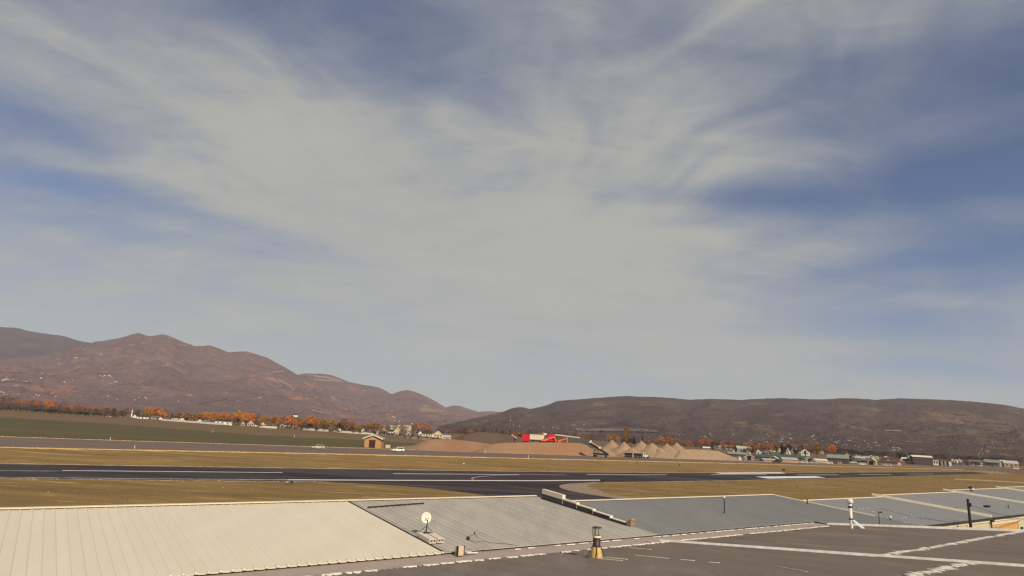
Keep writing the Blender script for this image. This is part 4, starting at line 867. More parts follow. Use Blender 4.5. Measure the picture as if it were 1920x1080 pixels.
panel(t, 'roof', 0, 12.9 * k, 27.6 * k, .7 * k, M['w_white'], 1.6, 3.5)
for i in range(5): panel(t, 'panel_joint', (-9 + i * 4.5) * k, 8.2 * k, .3 * k, 7.8 * k, M['w_tan'], -.04, .1)
mb = MB(); mb.box(0, 1.6, 2.6 * k, 25 * k, 2.4, 1.2 * k); mb.build('frame', M['dark_metal'], t)
for x in (-9, -6, 7, 10): mb = MB(); mb.tube((x * k, .3, 1.3 * k), (x * k, 2.9, 1.3 * k), 1.3 * k, 1.3 * k, 12); mb.build('wheel', M['tyre'], t)
t, k = mthing('crusher', 'crimson stone crusher with a pale hopper, behind the orange excavator', 'crusher', 1033, 829, 28)
mb = MB(); mb.prism([(-7 * k, 2 * k), (8 * k, 2 * k), (8 * k, 11 * k), (5 * k, 14.5 * k), (-4 * k, 14.5 * k), (-8 * k, 9 * k)], 0, 3.2); mb.build('housing', M['red'], t)
mb = MB(); mb.prism([(-14 * k, 12 * k), (-9 * k, 12 * k), (-8 * k, 15.6 * k), (-15 * k, 15.6 * k)], .2, 3); mb.build('hopper', M['c_white'], t)
mb = MB(); mb.box(-11 * k, 1.6, 6.5 * k, 1.4 * k, 2, 11 * k); mb.box(0, 1.5, 1 * k, 16 * k, 2.6, 2 * k); mb.build('frame', M['dark_metal'], t)
t, k = mthing('excavator', 'orange tracked excavator with its arched arm raised to the right', 'excavator', 1019, 831, 14, -.05)
for y in (.3, 2.3): mb = MB(); mb.prism([(-7.5 * k, .3), (-6.5 * k, .0), (6.5 * k, .0), (7.5 * k, .3), (7.5 * k, .75), (6.5 * k, 1.05), (-6.5 * k, 1.05), (-7.5 * k, .75)], y, y + .6); mb.build('track', M['black'], t)
mb = MB(); mb.prism([(-4.5 * k, 1.1), (5 * k, 1.1), (5 * k, 2.0), (0, 2.2), (-4.5 * k, 1.9)], .4, 2.8); mb.build('body', M['orange'], t)
mb = MB(); mb.prism([(-.5 * k, 2.0), (3.6 * k, 2.0), (3.2 * k, 3.1), (.4 * k, 3.1)], .4, 1.4); cb = mb.build('cab', M['orange'], t); panel(cb, 'window', 1.6 * k, 2.6, 2.2 * k, .6, M['glass'], .38, .08)
mb = MB(); arm_ = [(3 * k, 2.0), (6 * k, 6.6 * k), (10.5 * k, 9.4 * k), (15.5 * k, 10.2 * k), (19.5 * k, 12.2 * k)]
for a, b in zip(arm_, arm_[1:]): mb.tube((a[0], 1.9, a[1]), (b[0], 1.9, b[1]), .48, .42, 8)
mb.build('boom', M['orange'], t)
mb = MB(); mb.tube((19.2 * k, 1.9, 12.4 * k), (22.8 * k, 1.9, 6.6 * k), .40, .30, 8); mb.build('stick', M['orange'], t)
mb = MB(); mb.prism([(21.5 * k, 6.8 * k), (24 * k, 6.4 * k), (24.3 * k, 3.8 * k), (21.6 * k, 4.6 * k)], 1.3, 2.5); mb.build('bucket', M['orange'], t)
t, k = mthing('screen_plant', 'orange triangular conveyor support frame right of the excavator', 'conveyor frame', 1056, 832, 14)
mb = MB(); mb.tube((-9 * k, 1, 4 * k), (7.5 * k, 1, 9.8 * k), .42, .36, 8); mb.build('beam', M['orange'], t)
for x0, x1, z1 in ((-9, -9, 6.5), (7.4, 7.4, 12.5)): mb = MB(); mb.tube((x0 * k, .6, 0), (x1 * k, .6, z1 * k), .30, .28, 6); mb.tube((x0 * k, 1.6, 0), (x1 * k, 1.6, z1 * k), .30, .28, 6); mb.build('leg', M['orange'], t)
mb = MB(); mb.tube((-8 * k, 1, .5 * k), (-4.5 * k, 1, 3.5 * k), .4, .3, 6); mb.build('foot', M['orange'], t)
t, k = mthing('conveyor', 'long pale level conveyor beam over the dark grey stockpile', 'conveyor', 1062, 831, 18)
mb = MB(); mb.hexa([(-22 * k, .2, 13.6 * k), (25 * k, .2, 10.8 * k), (25 * k, 1.6, 10.8 * k), (-22 * k, 1.6, 13.6 * k), (-22 * k, .2, 15.2 * k), (25 * k, .2, 12.2 * k), (25 * k, 1.6, 12.2 * k), (-22 * k, 1.6, 15.2 * k)]); mb.build('beam', M['c_white'], t)
for x, z in ((-18, 13.4), (1, 12.2)): mb = MB(); mb.tube((x * k, .4, -.5), (x * k, .4, z * k), .16, .16, 6); mb.tube((x * k, 1.4, -.5), (x * k, 1.4, z * k), .16, .16, 6); mb.build('leg', M['dark_metal'], t)
P = gpt(1126, 857.2); k = mpp(P); t = thing('stacking_conveyor', 'sloping dark stacking conveyor with a white head, left of the pointed gravel heaps', 'conveyor', P, yaw_to_cam(P))
mb = MB(); mb.tube((-21.5 * k, 1.2, 25 * k), (13 * k, 1.2, 6 * k), .62, .62, 6); mb.build('boom', M['dark_metal'], t)
mb = MB(); mb.hexa([(-21 * k, .3, 26 * k), (-2 * k, .3, 16.6 * k), (-2 * k, 2.1, 16.6 * k), (-21 * k, 2.1, 26 * k), (-20 * k, .3, 28 * k), (-1 * k, .3, 19 * k), (-1 * k, 2.1, 19 * k), (-20 * k, 2.1, 28 * k)]); mb.build('belt_cover', M['w_tan'], t)
mb = MB(); mb.prism([(-22.5 * k, 24.5 * k), (-18.5 * k, 25.5 * k), (-16.5 * k, 29 * k), (-19 * k, 30.2 * k)], .2, 2.2); mb.build('head', M['w_white'], t)
mb = MB(); mb.prism([(-4 * k, 16 * k), (0, 15 * k), (1 * k, 18.5 * k), (-3 * k, 18.5 * k)], .2, 2.2); mb.build('hopper', M['w_white'], t)
mb = MB(); mb.prism([(-14 * k, 4.5 * k), (15 * k, 3.6 * k), (15 * k, 7 * k), (-14 * k, 7 * k)], .2, 2.2); mb.build('chassis', M['black'], t)
for x in (-12, -8, 10): mb = MB(); mb.tube((x * k, .1, 2.0 * k), (x * k, 2.3, 2.0 * k), 2.0 * k, 2.0 * k, 12); mb.build('wheel', M['tyre'], t)
mb = MB(); mb.tube((-13 * k, 1.2, 6 * k), (-9 * k, 1.2, 18 * k), .16, .16, 6); mb.tube((-2 * k, 1.2, 6 * k), (-9 * k, 1.2, 18 * k), .16, .16, 6); mb.build('leg', M['dark_metal'], t)
P = gpt(963, 841.5); hd = math.hypot(P.x, P.y); t = thing('conveyor', 'small pale conveyor tilted on the dark bank left of the red container', 'conveyor', P, yaw_to_cam(P)); k = mpp(P)
mb = MB(); mb.hexa([(-6 * k, .2, 24.5 * k), (4.5 * k, .2, 18.5 * k), (4.5 * k, 2, 18.5 * k), (-6 * k, 2, 24.5 * k), (-4.5 * k, .2, 27 * k), (6 * k, .2, 20.5 * k), (6 * k, 2, 20.5 * k), (-4.5 * k, 2, 27 * k)]); mb.build('belt_cover', M['w_tan'], t)
mb = MB(); mb.tube((2 * k, 1, 0), (1 * k, 1, 19 * k), .22, .22, 6); mb.box(1.5 * k, 1, 17.5 * k, 4 * k, 1.6, 3 * k); mb.build('leg', M['black'], t)

# small field things: runway signs, boards and markers
def board(label, x, y, w, h, mt, name='runway_sign', cat='sign'):
    P = gpt(x, y); t = thing(name, label, cat, P, yaw_to_cam(P)); k = mpp(P); panel(t, 'board', 0, h * k / 2 + .25, w * k, h * k, M[mt], 0, .25)
    for x_ in (-.35, .35): mb = MB(); mb.tube((x_ * w * k, 0, 0), (x_ * w * k, 0, .3), .05, .05, 6); mb.build('leg', M['dark_metal'], t)
board('dark brown sign in the grass near the runway edge, left of the taxiway', 546.5, 908.2, 5, 4.5, 'door_brown')
board('low tan sign beside the dark brown one in the near grass', 538, 908, 4, 2.6, 'w_tan')
board('dark sign at the runway edge right of the taxiway mouth', 1130, 905.2, 8, 3.0, 'black')
board('small dark sign on the infield just above the aiming marks', 1469, 883.5, 5, 2.6, 'black')
board('small white box alone on the brown infield', 869.5, 872, 2.6, 1.8, 'w_white', 'white_box', 'box')
board('small dark box on the infield below the last gravel heaps', 1274, 873.6, 3, 1.8, 'black', 'dark_box', 'box')
def stake(label, x, y, h):
    P = gpt(x, y); t = thing('marker_stake', label, 'marker', P); k = mpp(P); mb = MB(); mb.tube((0, 0, -.1), (0, 0, h * k), .09, .07, 6); mb.build('post', M['w_white'], t); mb = MB(); mb.box(0, 0, h * k, .22, .22, .25); mb.build('top', M['cream'], t)
stake('pale marker stake on the near road edge, left third of the frame', 252, 841.5, 5); stake('pale stake standing on the field edge above the far road at left', 206.5, 826, 5)
stake('pale stake on the road verge below the long earth mound', 990.5, 859, 4.5); stake('pale stake at the foot of the reddish mound beside the road', 909.5, 850, 6)
stake('pale stake in the brown half of the field near the pinkish gables', 398.5, 811, 4); stake('pale stake in the field behind the silver car', 551.5, 821, 5)

# ------------------------------------------------------------------ houses and sheds
def house(label, x, yb, w, h, wm, rm, kind='e', depth=None, group='houses behind the green field', name='house', cat='house', nwin=2, door=True, garage=False, rz=None, roof_f=.45):
    hor = horizon(x); y0 = max(yb, hor + 12.5); P = gpt(x, y0); k = mpp(P); h = h + (y0 - yb); W_, H_ = w * k, h * k
    base = (y0 - yb) * k
    t = thing(name, label, cat, P, yaw_to_cam(P, rnd.uniform(-.22, .22) if rz is None else rz), group)
    hw = base + (H_ - base) * (1 - roof_f); D = depth or max(6, min(14, W_ * .8))
    gable(t, W_, D, hw, H_, M[wm], M[rm], .4, kind == 'g')
    z0 = base
    wh = min(1.5, (hw - z0) * .45)
    for i in range(nwin):
        xx = (-.30 + .6 * i / max(1, nwin - 1)) * W_ if nwin > 1 else 0
        wd_ = panel(t, 'window', xx, z0 + (hw - z0) * .58, min(1.6, W_ * .14), wh, M['glass'], -.04, .10)
        panel(wd_, 'frame', xx, z0 + (hw - z0) * .58 - wh / 2 - .08, min(1.8, W_ * .16), .14, M['w_white'], -.06, .14)
    if door: panel(t, 'door', 0.02 * W_, z0 + 1.05, 1.1, 2.1, M['door_brown'], -.04, .10)
    if garage: panel(t, 'garage_door', -.25 * W_, z0 + 1.2, min(4.6, W_ * .3), 2.4, M['black'], -.05, .12)
    return t
LH = [  # x, base y, w, h, wall, roof, kind, label
 (203, 781, 8, 5, 'w_cream', 'r_white', 'e', 'cream shed with white roof, leftmost building on the field edge'),
 (224, 781, 4, 4.5, 'w_white', 'r_dark', 'g', 'tiny white hut between bare trees left of the white spire'),
 (252, 783.5, 6, 6, 'w_white', 'r_grey', 'g', 'white gabled house just right of the white spire'),
 (267, 785, 19, 6, 'w_white', 'r_dark', 'e', 'long low white house under the first orange tree clump'),
 (288, 786, 8, 5, 'w_cream', 'r_grey', 'e', 'small cream house between the low white house and the white fence'),
 (301, 787, 6, 5, 'w_white', 'r_dark', 'g', 'small white gable at the left end of the white fence'),
 (329, 789, 15, 9, 'w_cream', 'r_dark', 'e', 'cream house with dark roof above the white fence, beside a dark spruce'),
 (341, 790.5, 8, 7, 'w_white', 'r_grey', 'g', 'white gable right of the dark spruce behind the fence'),
 (357, 791, 9, 5, 'w_cream', 'r_brown', 'e', 'low cream house with brown roof behind the middle of the fence'),
 (374, 793, 8, 7, 'w_white', 'r_dark', 'g', 'white gable house left of the long white barn'),
 (386, 794, 12, 6, 'w_white', 'r_grey', 'e', 'low white shed at the left side of the long white barn'),
 (417, 796, 27, 10, 'w_white', 'r_dark', 'e', 'long white barn with a big dark roof below the orange trees'),
 (428, 795, 5, 8, 'w_white', 'r_dark', 'g', 'white gable end at the right corner of the long barn'),
 (431.5, 797.5, 5.5, 5, 'w_white', 'r_white', 'g', 'small white hut at the right foot of the long barn'),
 (455, 799, 7, 9, 'w_pink', 'r_grey', 'g', 'narrow pinkish gable house, left one of a pair'),
 (469.5, 799, 12, 11, 'w_pink', 'r_brown', 'g', 'wide pinkish gable house, right one of a pair'),
 (480, 799.5, 5, 4, 'w_white', 'r_white', 'g', 'small white shed right of the wide pinkish house'),
 (492, 800.5, 9, 9, 'w_cream', 'r_grey', 'g', 'cream gable house left of the wide tan house'),
 (508, 801, 24, 10, 'w_tan', 'r_brown', 'e', 'wide tan house with a dark garage opening under orange trees'),
 (529, 801.5, 9, 7, 'w_white', 'r_grey', 'g', 'white gable house right of the wide tan house'),
 (536, 801.5, 4, 6, 'w_white', 'r_dark', 'g', 'narrow white house below the brightest orange tree'),
 (543, 802, 7, 6, 'w_white', 'r_dark', 'g', 'small white gable left of the tan house with two dark windows'),
 (557, 803, 17, 9, 'w_tan', 'r_dark', 'e', 'tan house with dark roof and two dark windows'),
 (575, 803, 17, 8, 'w_dark', 'r_dark', 'e', 'dark walled house with large grey roof right of the tan one'),
 (600, 804, 24, 8, 'w_dark', 'r_dark', 'e', 'long dark house with low dark roof behind white fence panels'),
 (621, 803, 12, 10, 'w_white', 'r_grey', 'g', 'bright white gable house standing taller at the end of the orange trees'),
 (636, 808, 6, 6, 'w_white', 'r_white', 'g', 'small white hut right of the tall white gable'),
 (651.5, 810, 6.5, 6, 'w_white', 'r_white', 'g', 'small white hut between two dark trees on the fence line'),
 (681, 811.5, 8, 8, 'w_white', 'r_grey', 'g', 'white gable house behind the brick hut roof'),
 (693, 812.5, 7, 5, 'w_cream', 'r_white', 'g', 'small cream shed just above the brick hut'),
 (708, 813.5, 4, 5, 'w_white', 'r_white', 'g', 'tiny white shed right of the brick hut ridge'),
 (734, 813, 14, 7, 'w_white', 'r_dark', 'e', 'white house with dark roof left of a cream gable'),
 (742.5, 815.5, 10, 13, 'w_cream', 'r_dark', 'g', 'tall cream gable house right of the brick hut'),
 (766, 817, 11, 9, 'w_tan', 'r_grey', 'g', 'tan gable house left of the two round orange trees'),
 (780, 813, 8, 8, 'w_grey', 'r_dark', 'g', 'grey house with dark roof under the left round orange tree'),
 (788, 817, 8, 9, 'w_white', 'r_dark', 'g', 'white gable house between the two round orange trees'),
 (800, 818.5, 17, 10, 'w_cream', 'r_dark', 'e', 'cream house with dark roof under the right round orange tree'),
 (812, 819.5, 5, 6, 'w_white', 'r_white', 'g', 'small white hut beside the two storey cream house'),
 (821, 821, 17, 14, 'w_cream', 'r_dark', 'g', 'two storey cream gable house at the right end of the row'),
 (837, 823.5, 15, 7, 'w_white', 'r_pale', 'e', 'low shed with one large pale roof at the row end'),
 (730, 803, 26, 5, 'w_tan', 'r_pale', 'e', 'long low pale building behind the houses, left one'),
 (757, 803.5, 26, 5.5, 'w_cream', 'r_pale', 'e', 'long low pale building left of the round orange trees'),
]
for i, (x, yb, w_, h_, wm, rm, kd, lb) in enumerate(LH): house(lb, x, yb, w_, h_, wm, rm, kd, nwin=3 if w_ > 16 else (2 if w_ > 6 else 1), door=w_ > 6, garage='garage' in lb, roof_f=.5 if kd == 'g' else .42)
P = gpt(246, 782); k = mpp(P); t = thing('silo', 'thin white spire rising among bare trees on the field edge', 'silo', P)
mb = MB(); mb.lathe([(.9, 0), (.9, 9 * k), (.7, 11 * k), (0, 15 * k)], 12); mb.build('tower', M['w_white'], t, None, True); mb = MB(); mb.lathe([(1.4, 8.6 * k), (1.4, 9.2 * k), (1.2, 9.4 * k)], 12); mb.build('band', M['r_grey'], t)
p_ = hillpt('twin_peak_mountain', 563.5, 781.5); k = mpp(p_); t = thing('house', 'lone white house above the orange trees on the rising ground', 'house', tuple(p_), yaw_to_cam(p_)); gable(t, 8 * k, 5 * k, 3 * k, 5 * k, M['w_white'], M['r_dark'], .4, False)
# white fences along the field edge: one fence per run, its sections are parts
def fence(label, pts, h, sec=7.0):
    L3 = [gpt(x, y) for x, y in pts]; t = thing('white_fence', label, 'fence', L3[0], 0, 'white fences behind the field'); o = L3[0]
    for a, b in zip(L3, L3[1:]):
        n = max(1, int((b - a).length / sec))
        for i in range(n):
            p = a.lerp(b, i / n) - o; q = a.lerp(b, (i + .97) / n) - o; c = (p + q) / 2; an = math.atan2(q.y - p.y, q.x - p.x)
            mb = MB(); mb.box(c.x, c.y, h / 2, (q - p).length, .12, h * rnd.uniform(.9, 1.05), an); mb.build('fence_panel', M['fence'], t)
fence('white fence between the field and the houses, longest run at left', [(303, 788.5), (345, 791.6), (395, 795.2), (418, 796.9)], 2.0)
fence('white fence in front of the wide tan house', [(486, 801.6), (519, 803.8)], 2.2)
fence('white fence before the long dark house', [(568, 806.2), (616, 809.6)], 2.2)
fence('white fence running toward the brick hut', [(626, 810.3), (700, 815.3)], 1.8)
fence('white fence right of the brick hut below the cream gable', [(716, 816.8), (765, 822.2)], 1.7)
fence('white fence at the right end of the house row', [(772, 823), (838, 829.6)], 1.9)

RB = [  # right-hand village: x, base y, w, h, wall, roof, kind, label
 (1325, 843, 13, 5, 'w_tan', 'r_white', 'e', 'low house with whitish roof just behind the long gravel ridge'),
 (1345, 842, 12, 7, 'w_grey', 'r_pale', 'e', 'grey house with pale roof behind the long gravel ridge'),
 (1367, 843, 13, 8, 'w_grey', 'r_pale', 'e', 'grey house with pale roof under an orange tree, left of the sage roof'),
 (1396, 846, 26, 9, 'w_grey', 'r_pale', 'e', 'long grey house with pale roof ridge behind the sage roofed shed'),
 (1380, 851, 11, 9, 'w_white', 'r_grey', 'g', 'white gable house left behind the sage roofed shed'),
 (1403, 851, 6, 7, 'w_white', 'r_grey', 'g', 'narrow white gable between dark spruces'),
 (1422.5, 851.5, 9, 9, 'w_white', 'r_dark', 'g', 'white gable house right of a dark spruce above the green roof'),
 (1438, 853, 17, 9, 'w_grey', 'r_sage', 'g', 'grey gable house in front of the white upper buildings'),
 (1450, 842, 10, 5, 'w_white', 'r_dark', 'e', 'white upper building beside a dark tree, leftmost of the bright ones'),
 (1461, 844, 6, 5, 'w_white', 'r_dark', 'g', 'small white upper building left of the tall narrow one'),
 (1478, 852, 6, 13, 'w_white', 'r_dark', 'g', 'tall narrow white building behind the green roof'),
 (1489, 844, 9, 5, 'w_white', 'r_brown', 'e', 'white upper building between tall narrow one and the one with dark opening'),
 (1500.5, 845, 4, 5, 'w_white', 'r_dark', 'g', 'tiny white upper building near the white one with dark opening'),
 (1510, 854.5, 14, 13, 'w_white', 'r_dark', 'g', 'bright white building with one dark opening right of the green roofs'),
 (1541, 851, 6, 6, 'w_cream', 'r_white', 'g', 'small cream gable right of the tall olive tree'),
 (1388, 863, 4.5, 7, 'w_white', 'r_white', 'g', 'white upright shed at the right end of the gravel ridge'),
 (1382, 856.5, 32, 8, 'w_dark', 'r_sage', 'e', 'long low shed with sage grey roof at the end of the gravel ridge'),
 (1405, 862.5, 17, 9, 'w_tan', 'r_white', 'g', 'cream roofed gable hangar with a black door opening'),
 (1442, 861.5, 46, 8, 'w_dark', 'r_green', 'e', 'long dark green roofed hangar, left one of two'),
 (1486, 863, 50, 9, 'w_dark', 'r_green', 'e', 'long dark green roofed hangar, right one of two'),
 (1450, 865, 13, 9, 'w_tan', 'r_pale', 'g', 'tan gable hangar in front of the left green roof'),
 (1446, 866, 26, 5, 'w_pink', 'r_pale', 'e', 'low pinkish shed with the red machine at its right end'),
 (1482, 867, 27, 8, 'w_pink', 'r_pale', 'e', 'pinkish shed with pale roof in front of the right green roof'),
 (1519, 867, 15, 10, 'w_grey', 'r_pale', 'g', 'grey tan gable hangar right of the green roofs'),
 (1540, 867.5, 22, 6, 'w_cream', 'r_white', 'e', 'low cream shed with whitish roof right of the grey tan hangar'),
 (1571, 868.5, 35, 15, 'w_dark', 'r_sage', 'e', 'large dark walled hangar with pale sage roof'),
 (1588, 858, 8, 7, 'w_white', 'r_white', 'g', 'white gable above the right end of the large sage roof'),
 (1605.5, 861, 5, 8, 'w_white', 'r_sage', 'g', 'white gable, left one of a bluish twin'),
 (1613.5, 861, 5, 8, 'w_white', 'r_sage', 'g', 'white gable, right one of a bluish twin'),
 (1610, 864, 20, 8, 'w_grey', 'r_pale', 'e', 'bluish grey shed below the twin white gables'),
 (1624, 862, 10, 6, 'w_grey', 'r_pale', 'e', 'grey house with pale roof right of the twin gables'),
 (1633, 860, 8, 6, 'w_cream', 'r_white', 'g', 'cream gable right of the twin white gables'),
 (1642, 860.5, 8, 5, 'w_cream', 'r_white', 'g', 'cream gable above the round tan hangar'),
 (1662.5, 862, 10, 8, 'w_white', 'r_dark', 'g', 'white gable with dark trees behind, right of the tan hangar'),
 (1671, 863.5, 28, 5, 'w_cream', 'r_brown', 'e', 'long cream house with brown roof right of the white gable'),
 (1634, 871.5, 14, 12, 'w_tan', 'r_pale', 'g', 'tan gable hangar with pale roof standing before the grey sheds'),
 (1622, 868, 14, 7, 'w_dark', 'r_grey', 'e', 'dark shed left of the tan gable hangar'),
 (1667, 872, 28, 8, 'w_tan', 'r_brown', 'e', 'low tan building with dark roof edge right of the tan gable hangar'),
 (1695, 862, 8, 4, 'w_cream', 'r_white', 'e', 'small cream house among dark trees left of the white roofed one'),
 (1708, 859, 8, 4, 'w_white', 'r_white', 'e', 'small white roof among trees above the dark grey shed'),
 (1731, 872, 32, 17, 'w_dark', 'r_white', 'e', 'big dark shed with a long white roof edge'),
 (1787.5, 866, 5, 6, 'w_white', 'r_white', 'g', 'small white building right of the modern white block, left of three'),
 (1792.5, 868, 4, 6, 'w_white', 'r_white', 'g', 'small white building right of the modern block, middle of three'),
 (1798.5, 867, 6, 6, 'w_white', 'r_white', 'g', 'small white building right of the modern block, right of three'),
 (1829.5, 873.5, 19, 11, 'w_cream', 'r_grey', 'e', 'cream building with one long dark window band'),
 (1847, 865, 5, 4, 'w_cream', 'r_white', 'g', 'small cream roof above the cream building with window band'),
 (1860, 874.5, 24, 12, 'w_grey', 'r_sage', 'e', 'grey green building between the cream one and the white roof'),
 (1881.5, 872, 9, 9, 'w_dark', 'r_white', 'e', 'dark walled house with bright white roof near the right edge'),
 (1897, 876.5, 22, 12, 'w_tan', 'r_pale', 'e', 'tan and cream building complex at the right edge'),
]
G2 = 'buildings beyond the runway at right'
for (x, yb, w_, h_, wm, rm, kd, lb) in RB:
    hg = 'hangar' in lb or 'shed' in lb
    t = house(lb, x, yb, w_, h_, wm, rm, kd, group=G2, name='hangar' if 'hangar' in lb else ('shed' if 'shed' in lb else 'house'), cat='hangar' if 'hangar' in lb else ('shed' if 'shed' in lb else 'building'), nwin=0 if hg else (3 if w_ > 12 else 1), door=not hg, roof_f=.42 if kd == 'g' else (.5 if 'roofed' in lb else (.16 if 'big dark shed' in lb else .4)), depth=16 if hg and w_ > 20 else None)
    if 'opening' in lb or (hg and kd == 'g' and w_ > 10):
        P = t.location; k = mpp(P); panel(t, 'door_opening', 0, 1.3 if 'hangar' in lb else 4, 6.5 * k if 'hangar' in lb else 4 * k, 2.9 if 'hangar' in lb else 4.2, M['black'], -.06, .14)
    if 'window band' in lb: k = mpp(t.location); panel(t, 'window_band', -1 * k, 6.4 * k, 11 * k, 2.4 * k, M['glass'], -.07, .16)
# modern white block with flat green roof
P = gpt(1766, 873); k = mpp(P); t = thing('modern_building', 'modern white and tan block under a flat dark green roof', 'building', P, yaw_to_cam(P), G2)
for x, w_, h_, mt in ((-9, 9, 11, 'w_white'), (0.5, 4, 9, 'w_tan'), (6, 3.6, 9, 'w_tan'), (13, 4.5, 8, 'w_white')): panel(t, 'wall', x * k, h_ * k / 2, w_ * k, h_ * k, M[mt], 4, 8)
panel(t, 'dark_wall', 3 * k, 4 * k, 24 * k, 8 * k, M['w_dark'], 5, 7.6)
for x in (-11, -7, 3.2, 9): panel(t, 'window', x * k, 5.5 * k, 1.7 * k, 4 * k, M['glass'], -.08, .2)
panel(t, 'roof', -1 * k, 12.4 * k, 30 * k, 1.2 * k, M['r_green'], 4.5, 11)
# parked cars and aircraft-sized specks of the right-hand apron
for i, (x, y, pnt, lb) in enumerate(((1600, 868.4, 'car_white', 'white car parked below the twin white gables'), (1617, 871.8, 'car_white', 'white car standing alone left of the tan gable hangar'), (1664, 873.8, 'car_white', 'white car before the low tan building'),
        (1506, 868.4, 'car_white', 'white car at the left side of the grey tan gable hangar'), (1523, 869, 'car_silver', 'silver car before the grey tan gable hangar'), (1554, 869.8, 'car_white', 'white car at the left corner of the large sage roofed hangar'), (1905, 880, 'car_white', 'white van before the tan complex at the right edge'),
        (1571, 869.8, 'car_silver', 'silver car under the large sage roofed hangar'), (1456, 867.4, 'car_red', 'dark red machine beside the low pinkish shed'), (1563, 870, 'car_red', 'dark red vehicle against the large sage roofed hangar'))):
    P = gpt(x, y); car('car', lb, P, yaw_to_cam(P, rnd.uniform(-.3, .3)), pnt, 5.2, 2.3 if 'van' in lb or 'machine' in lb else 1.8, cat='car', group='vehicles on the far apron')

# ------------------------------------------------------------------ trees
def leaf_crown(kind, seed, n, mt):
    r = random.Random(seed); mb = MB()
    def leaf(c, s):
        a = Vector((r.gauss(0, 1), r.gauss(0, 1), r.gauss(0, .8))).normalized(); b = a.orthogonal().normalized(); b.rotate(Matrix.Rotation(r.random() * 6.28, 3, a)); d = a.cross(b)
        mb.add([c + b * s, c + d * s * .7, c - b * s * .9, c - d * s * .7], [(0, 1, 2, 3)])
    if kind == 'cone':
        for i in range(n):
            z = r.random() ** 1.4; rad = .26 * (1 - z) + .02; a = r.random() * 6.28; q = rad * (.55 + .45 * r.random()); leaf(Vector((q * math.cos(a), q * math.sin(a), .06 + .92 * z)), .045 + .035 * (1 - z))
    elif kind == 'column':
        for i in range(n):
            z = r.random(); rad = .15 * math.sin(min(1, z * 1.5 + .25) * math.pi * .62) * (1 - max(0, z - .7) * 2.4) + .015; a = r.random() * 6.28; q = rad * (.3 + .7 * r.random()); leaf(Vector((q * math.cos(a), q * math.sin(a), .06 + .94 * z)), .030 + .02 * r.random())
    elif kind == 'bare':
        for i in range(n):
            a = r.random() * 6.28; z = .18 + .8 * r.random(); rad = .42 * math.sin(min(1, max(.1, (z - .12) / .9)) * 3.0) ** .6 * (.2 + .8 * r.random()); c = Vector((rad * math.cos(a), rad * math.sin(a), z)); up = Vector((math.cos(a) * .5 + r.gauss(0, .3), math.sin(a) * .5 + r.gauss(0, .3), 1)).normalized(); s = .07 + .07 * r.random(); w = up.orthogonal().normalized() * .016
            mb.add([c - w, c + w, c + up * s], [(0, 1, 2)])
            if i % 2 == 0: leaf(c + up * s * .5, .038)
    else:
        lobes = [(Vector((r.gauss(0, .17), r.gauss(0, .17), .42 + .38 * r.random())), .15 + .12 * r.random()) for _ in range(9)] + [(Vector((0, 0, .60)), .24), (Vector((0, 0, .82)), .14)]
        for i in range(n):
            c, rr = r.choice(lobes); d = Vector((r.gauss(0, 1), r.gauss(0, 1), r.gauss(0, 1))).normalized() * rr * (.6 + .5 * r.random()); p = c + d; p.z = min(1.0, max(.16, p.z)); leaf(p, .035 + .03 * r.random())
    return mb.mesh('crown', mt)
def trunk_mesh(seed, h=.6, r0=.028):
    r = random.Random(seed); mb = MB(); mb.tube((0, 0, -.02), (0, 0, h * .5), r0, r0 * .7, 6); mb.tube((0, 0, h * .5), (r.gauss(0, .03), r.gauss(0, .03), h), r0 * .7, r0 * .3, 5)
    for i in range(4):
        a = r.random() * 6.28; z = h * r.uniform(.35, .8); mb.tube((0, 0, z), (math.cos(a) * .2, math.sin(a) * .2, z + .22), r0 * .45, r0 * .15, 4)
    return mb.mesh('trunk', M['bark'])
TR = {}
for kd, shape, n, mt in (('orange', 'round', 300, 'lf_orange'), ('russet', 'round', 260, 'lf_red'), ('olive', 'round', 280, 'lf_olive'), ('brown', 'bare', 420, 'lf_brown'), ('grey', 'bare', 400, 'lf_grey'), ('thicket', 'round', 280, 'lf_grey'), ('dark', 'round', 260, 'lf_dark'), ('spruce', 'cone', 260, 'lf_dark'), ('poplar', 'column', 420, 'lf_olive')):
    TR[kd] = [(leaf_crown(shape, 31 * i + n, n, M[mt]), trunk_mesh(i + n, .45 if shape == 'cone' else .6)) for i in range(3)]
NAMES = {'orange': 'orange_tree', 'russet': 'russet_tree', 'olive': 'olive_tree', 'brown': 'bare_tree', 'grey': 'bare_tree', 'thicket': 'thicket_tree', 'dark': 'dark_tree', 'spruce': 'spruce_tree', 'poplar': 'poplar_tree'}
def tree(kd, x, yb, w, h, label, group, P=None):
    if P is None:
        hor = horizon(x); y0 = max(yb, hor + 11); P = gpt(x, y0); k = mpp(P); H_ = (h + y0 - yb) * k
        if y0 - yb > 6: H_ = (h + y0 - yb) * k
    else: k = mpp(P); H_ = h * k
    cr, tk = rnd.choice(TR[kd]); t = thing(NAMES[kd], label, 'tree', P, rnd.random() * 6.28, group)
    ws = {'cone': .52}.get(kd, .9); base_w = {'spruce': .52, 'poplar': .32}.get(kd, .85); sw = w * k / base_w
    t.scale = (sw, sw, H_); put('crown', cr, t); put('trunk', tk, t); return t
def fy(x): return float(np.interp(x, [0, 240, 480, 700, 850], [769.5, 784, 801, 815, 831]))
GL = 'trees behind the green field'
NO = ['first', 'second', 'third', 'fourth', 'fifth', 'sixth', 'seventh', 'eighth', 'ninth', 'tenth', 'eleventh', 'twelfth', 'thirteenth', 'fourteenth', 'fifteenth', 'sixteenth', 'seventeenth', 'eighteenth']
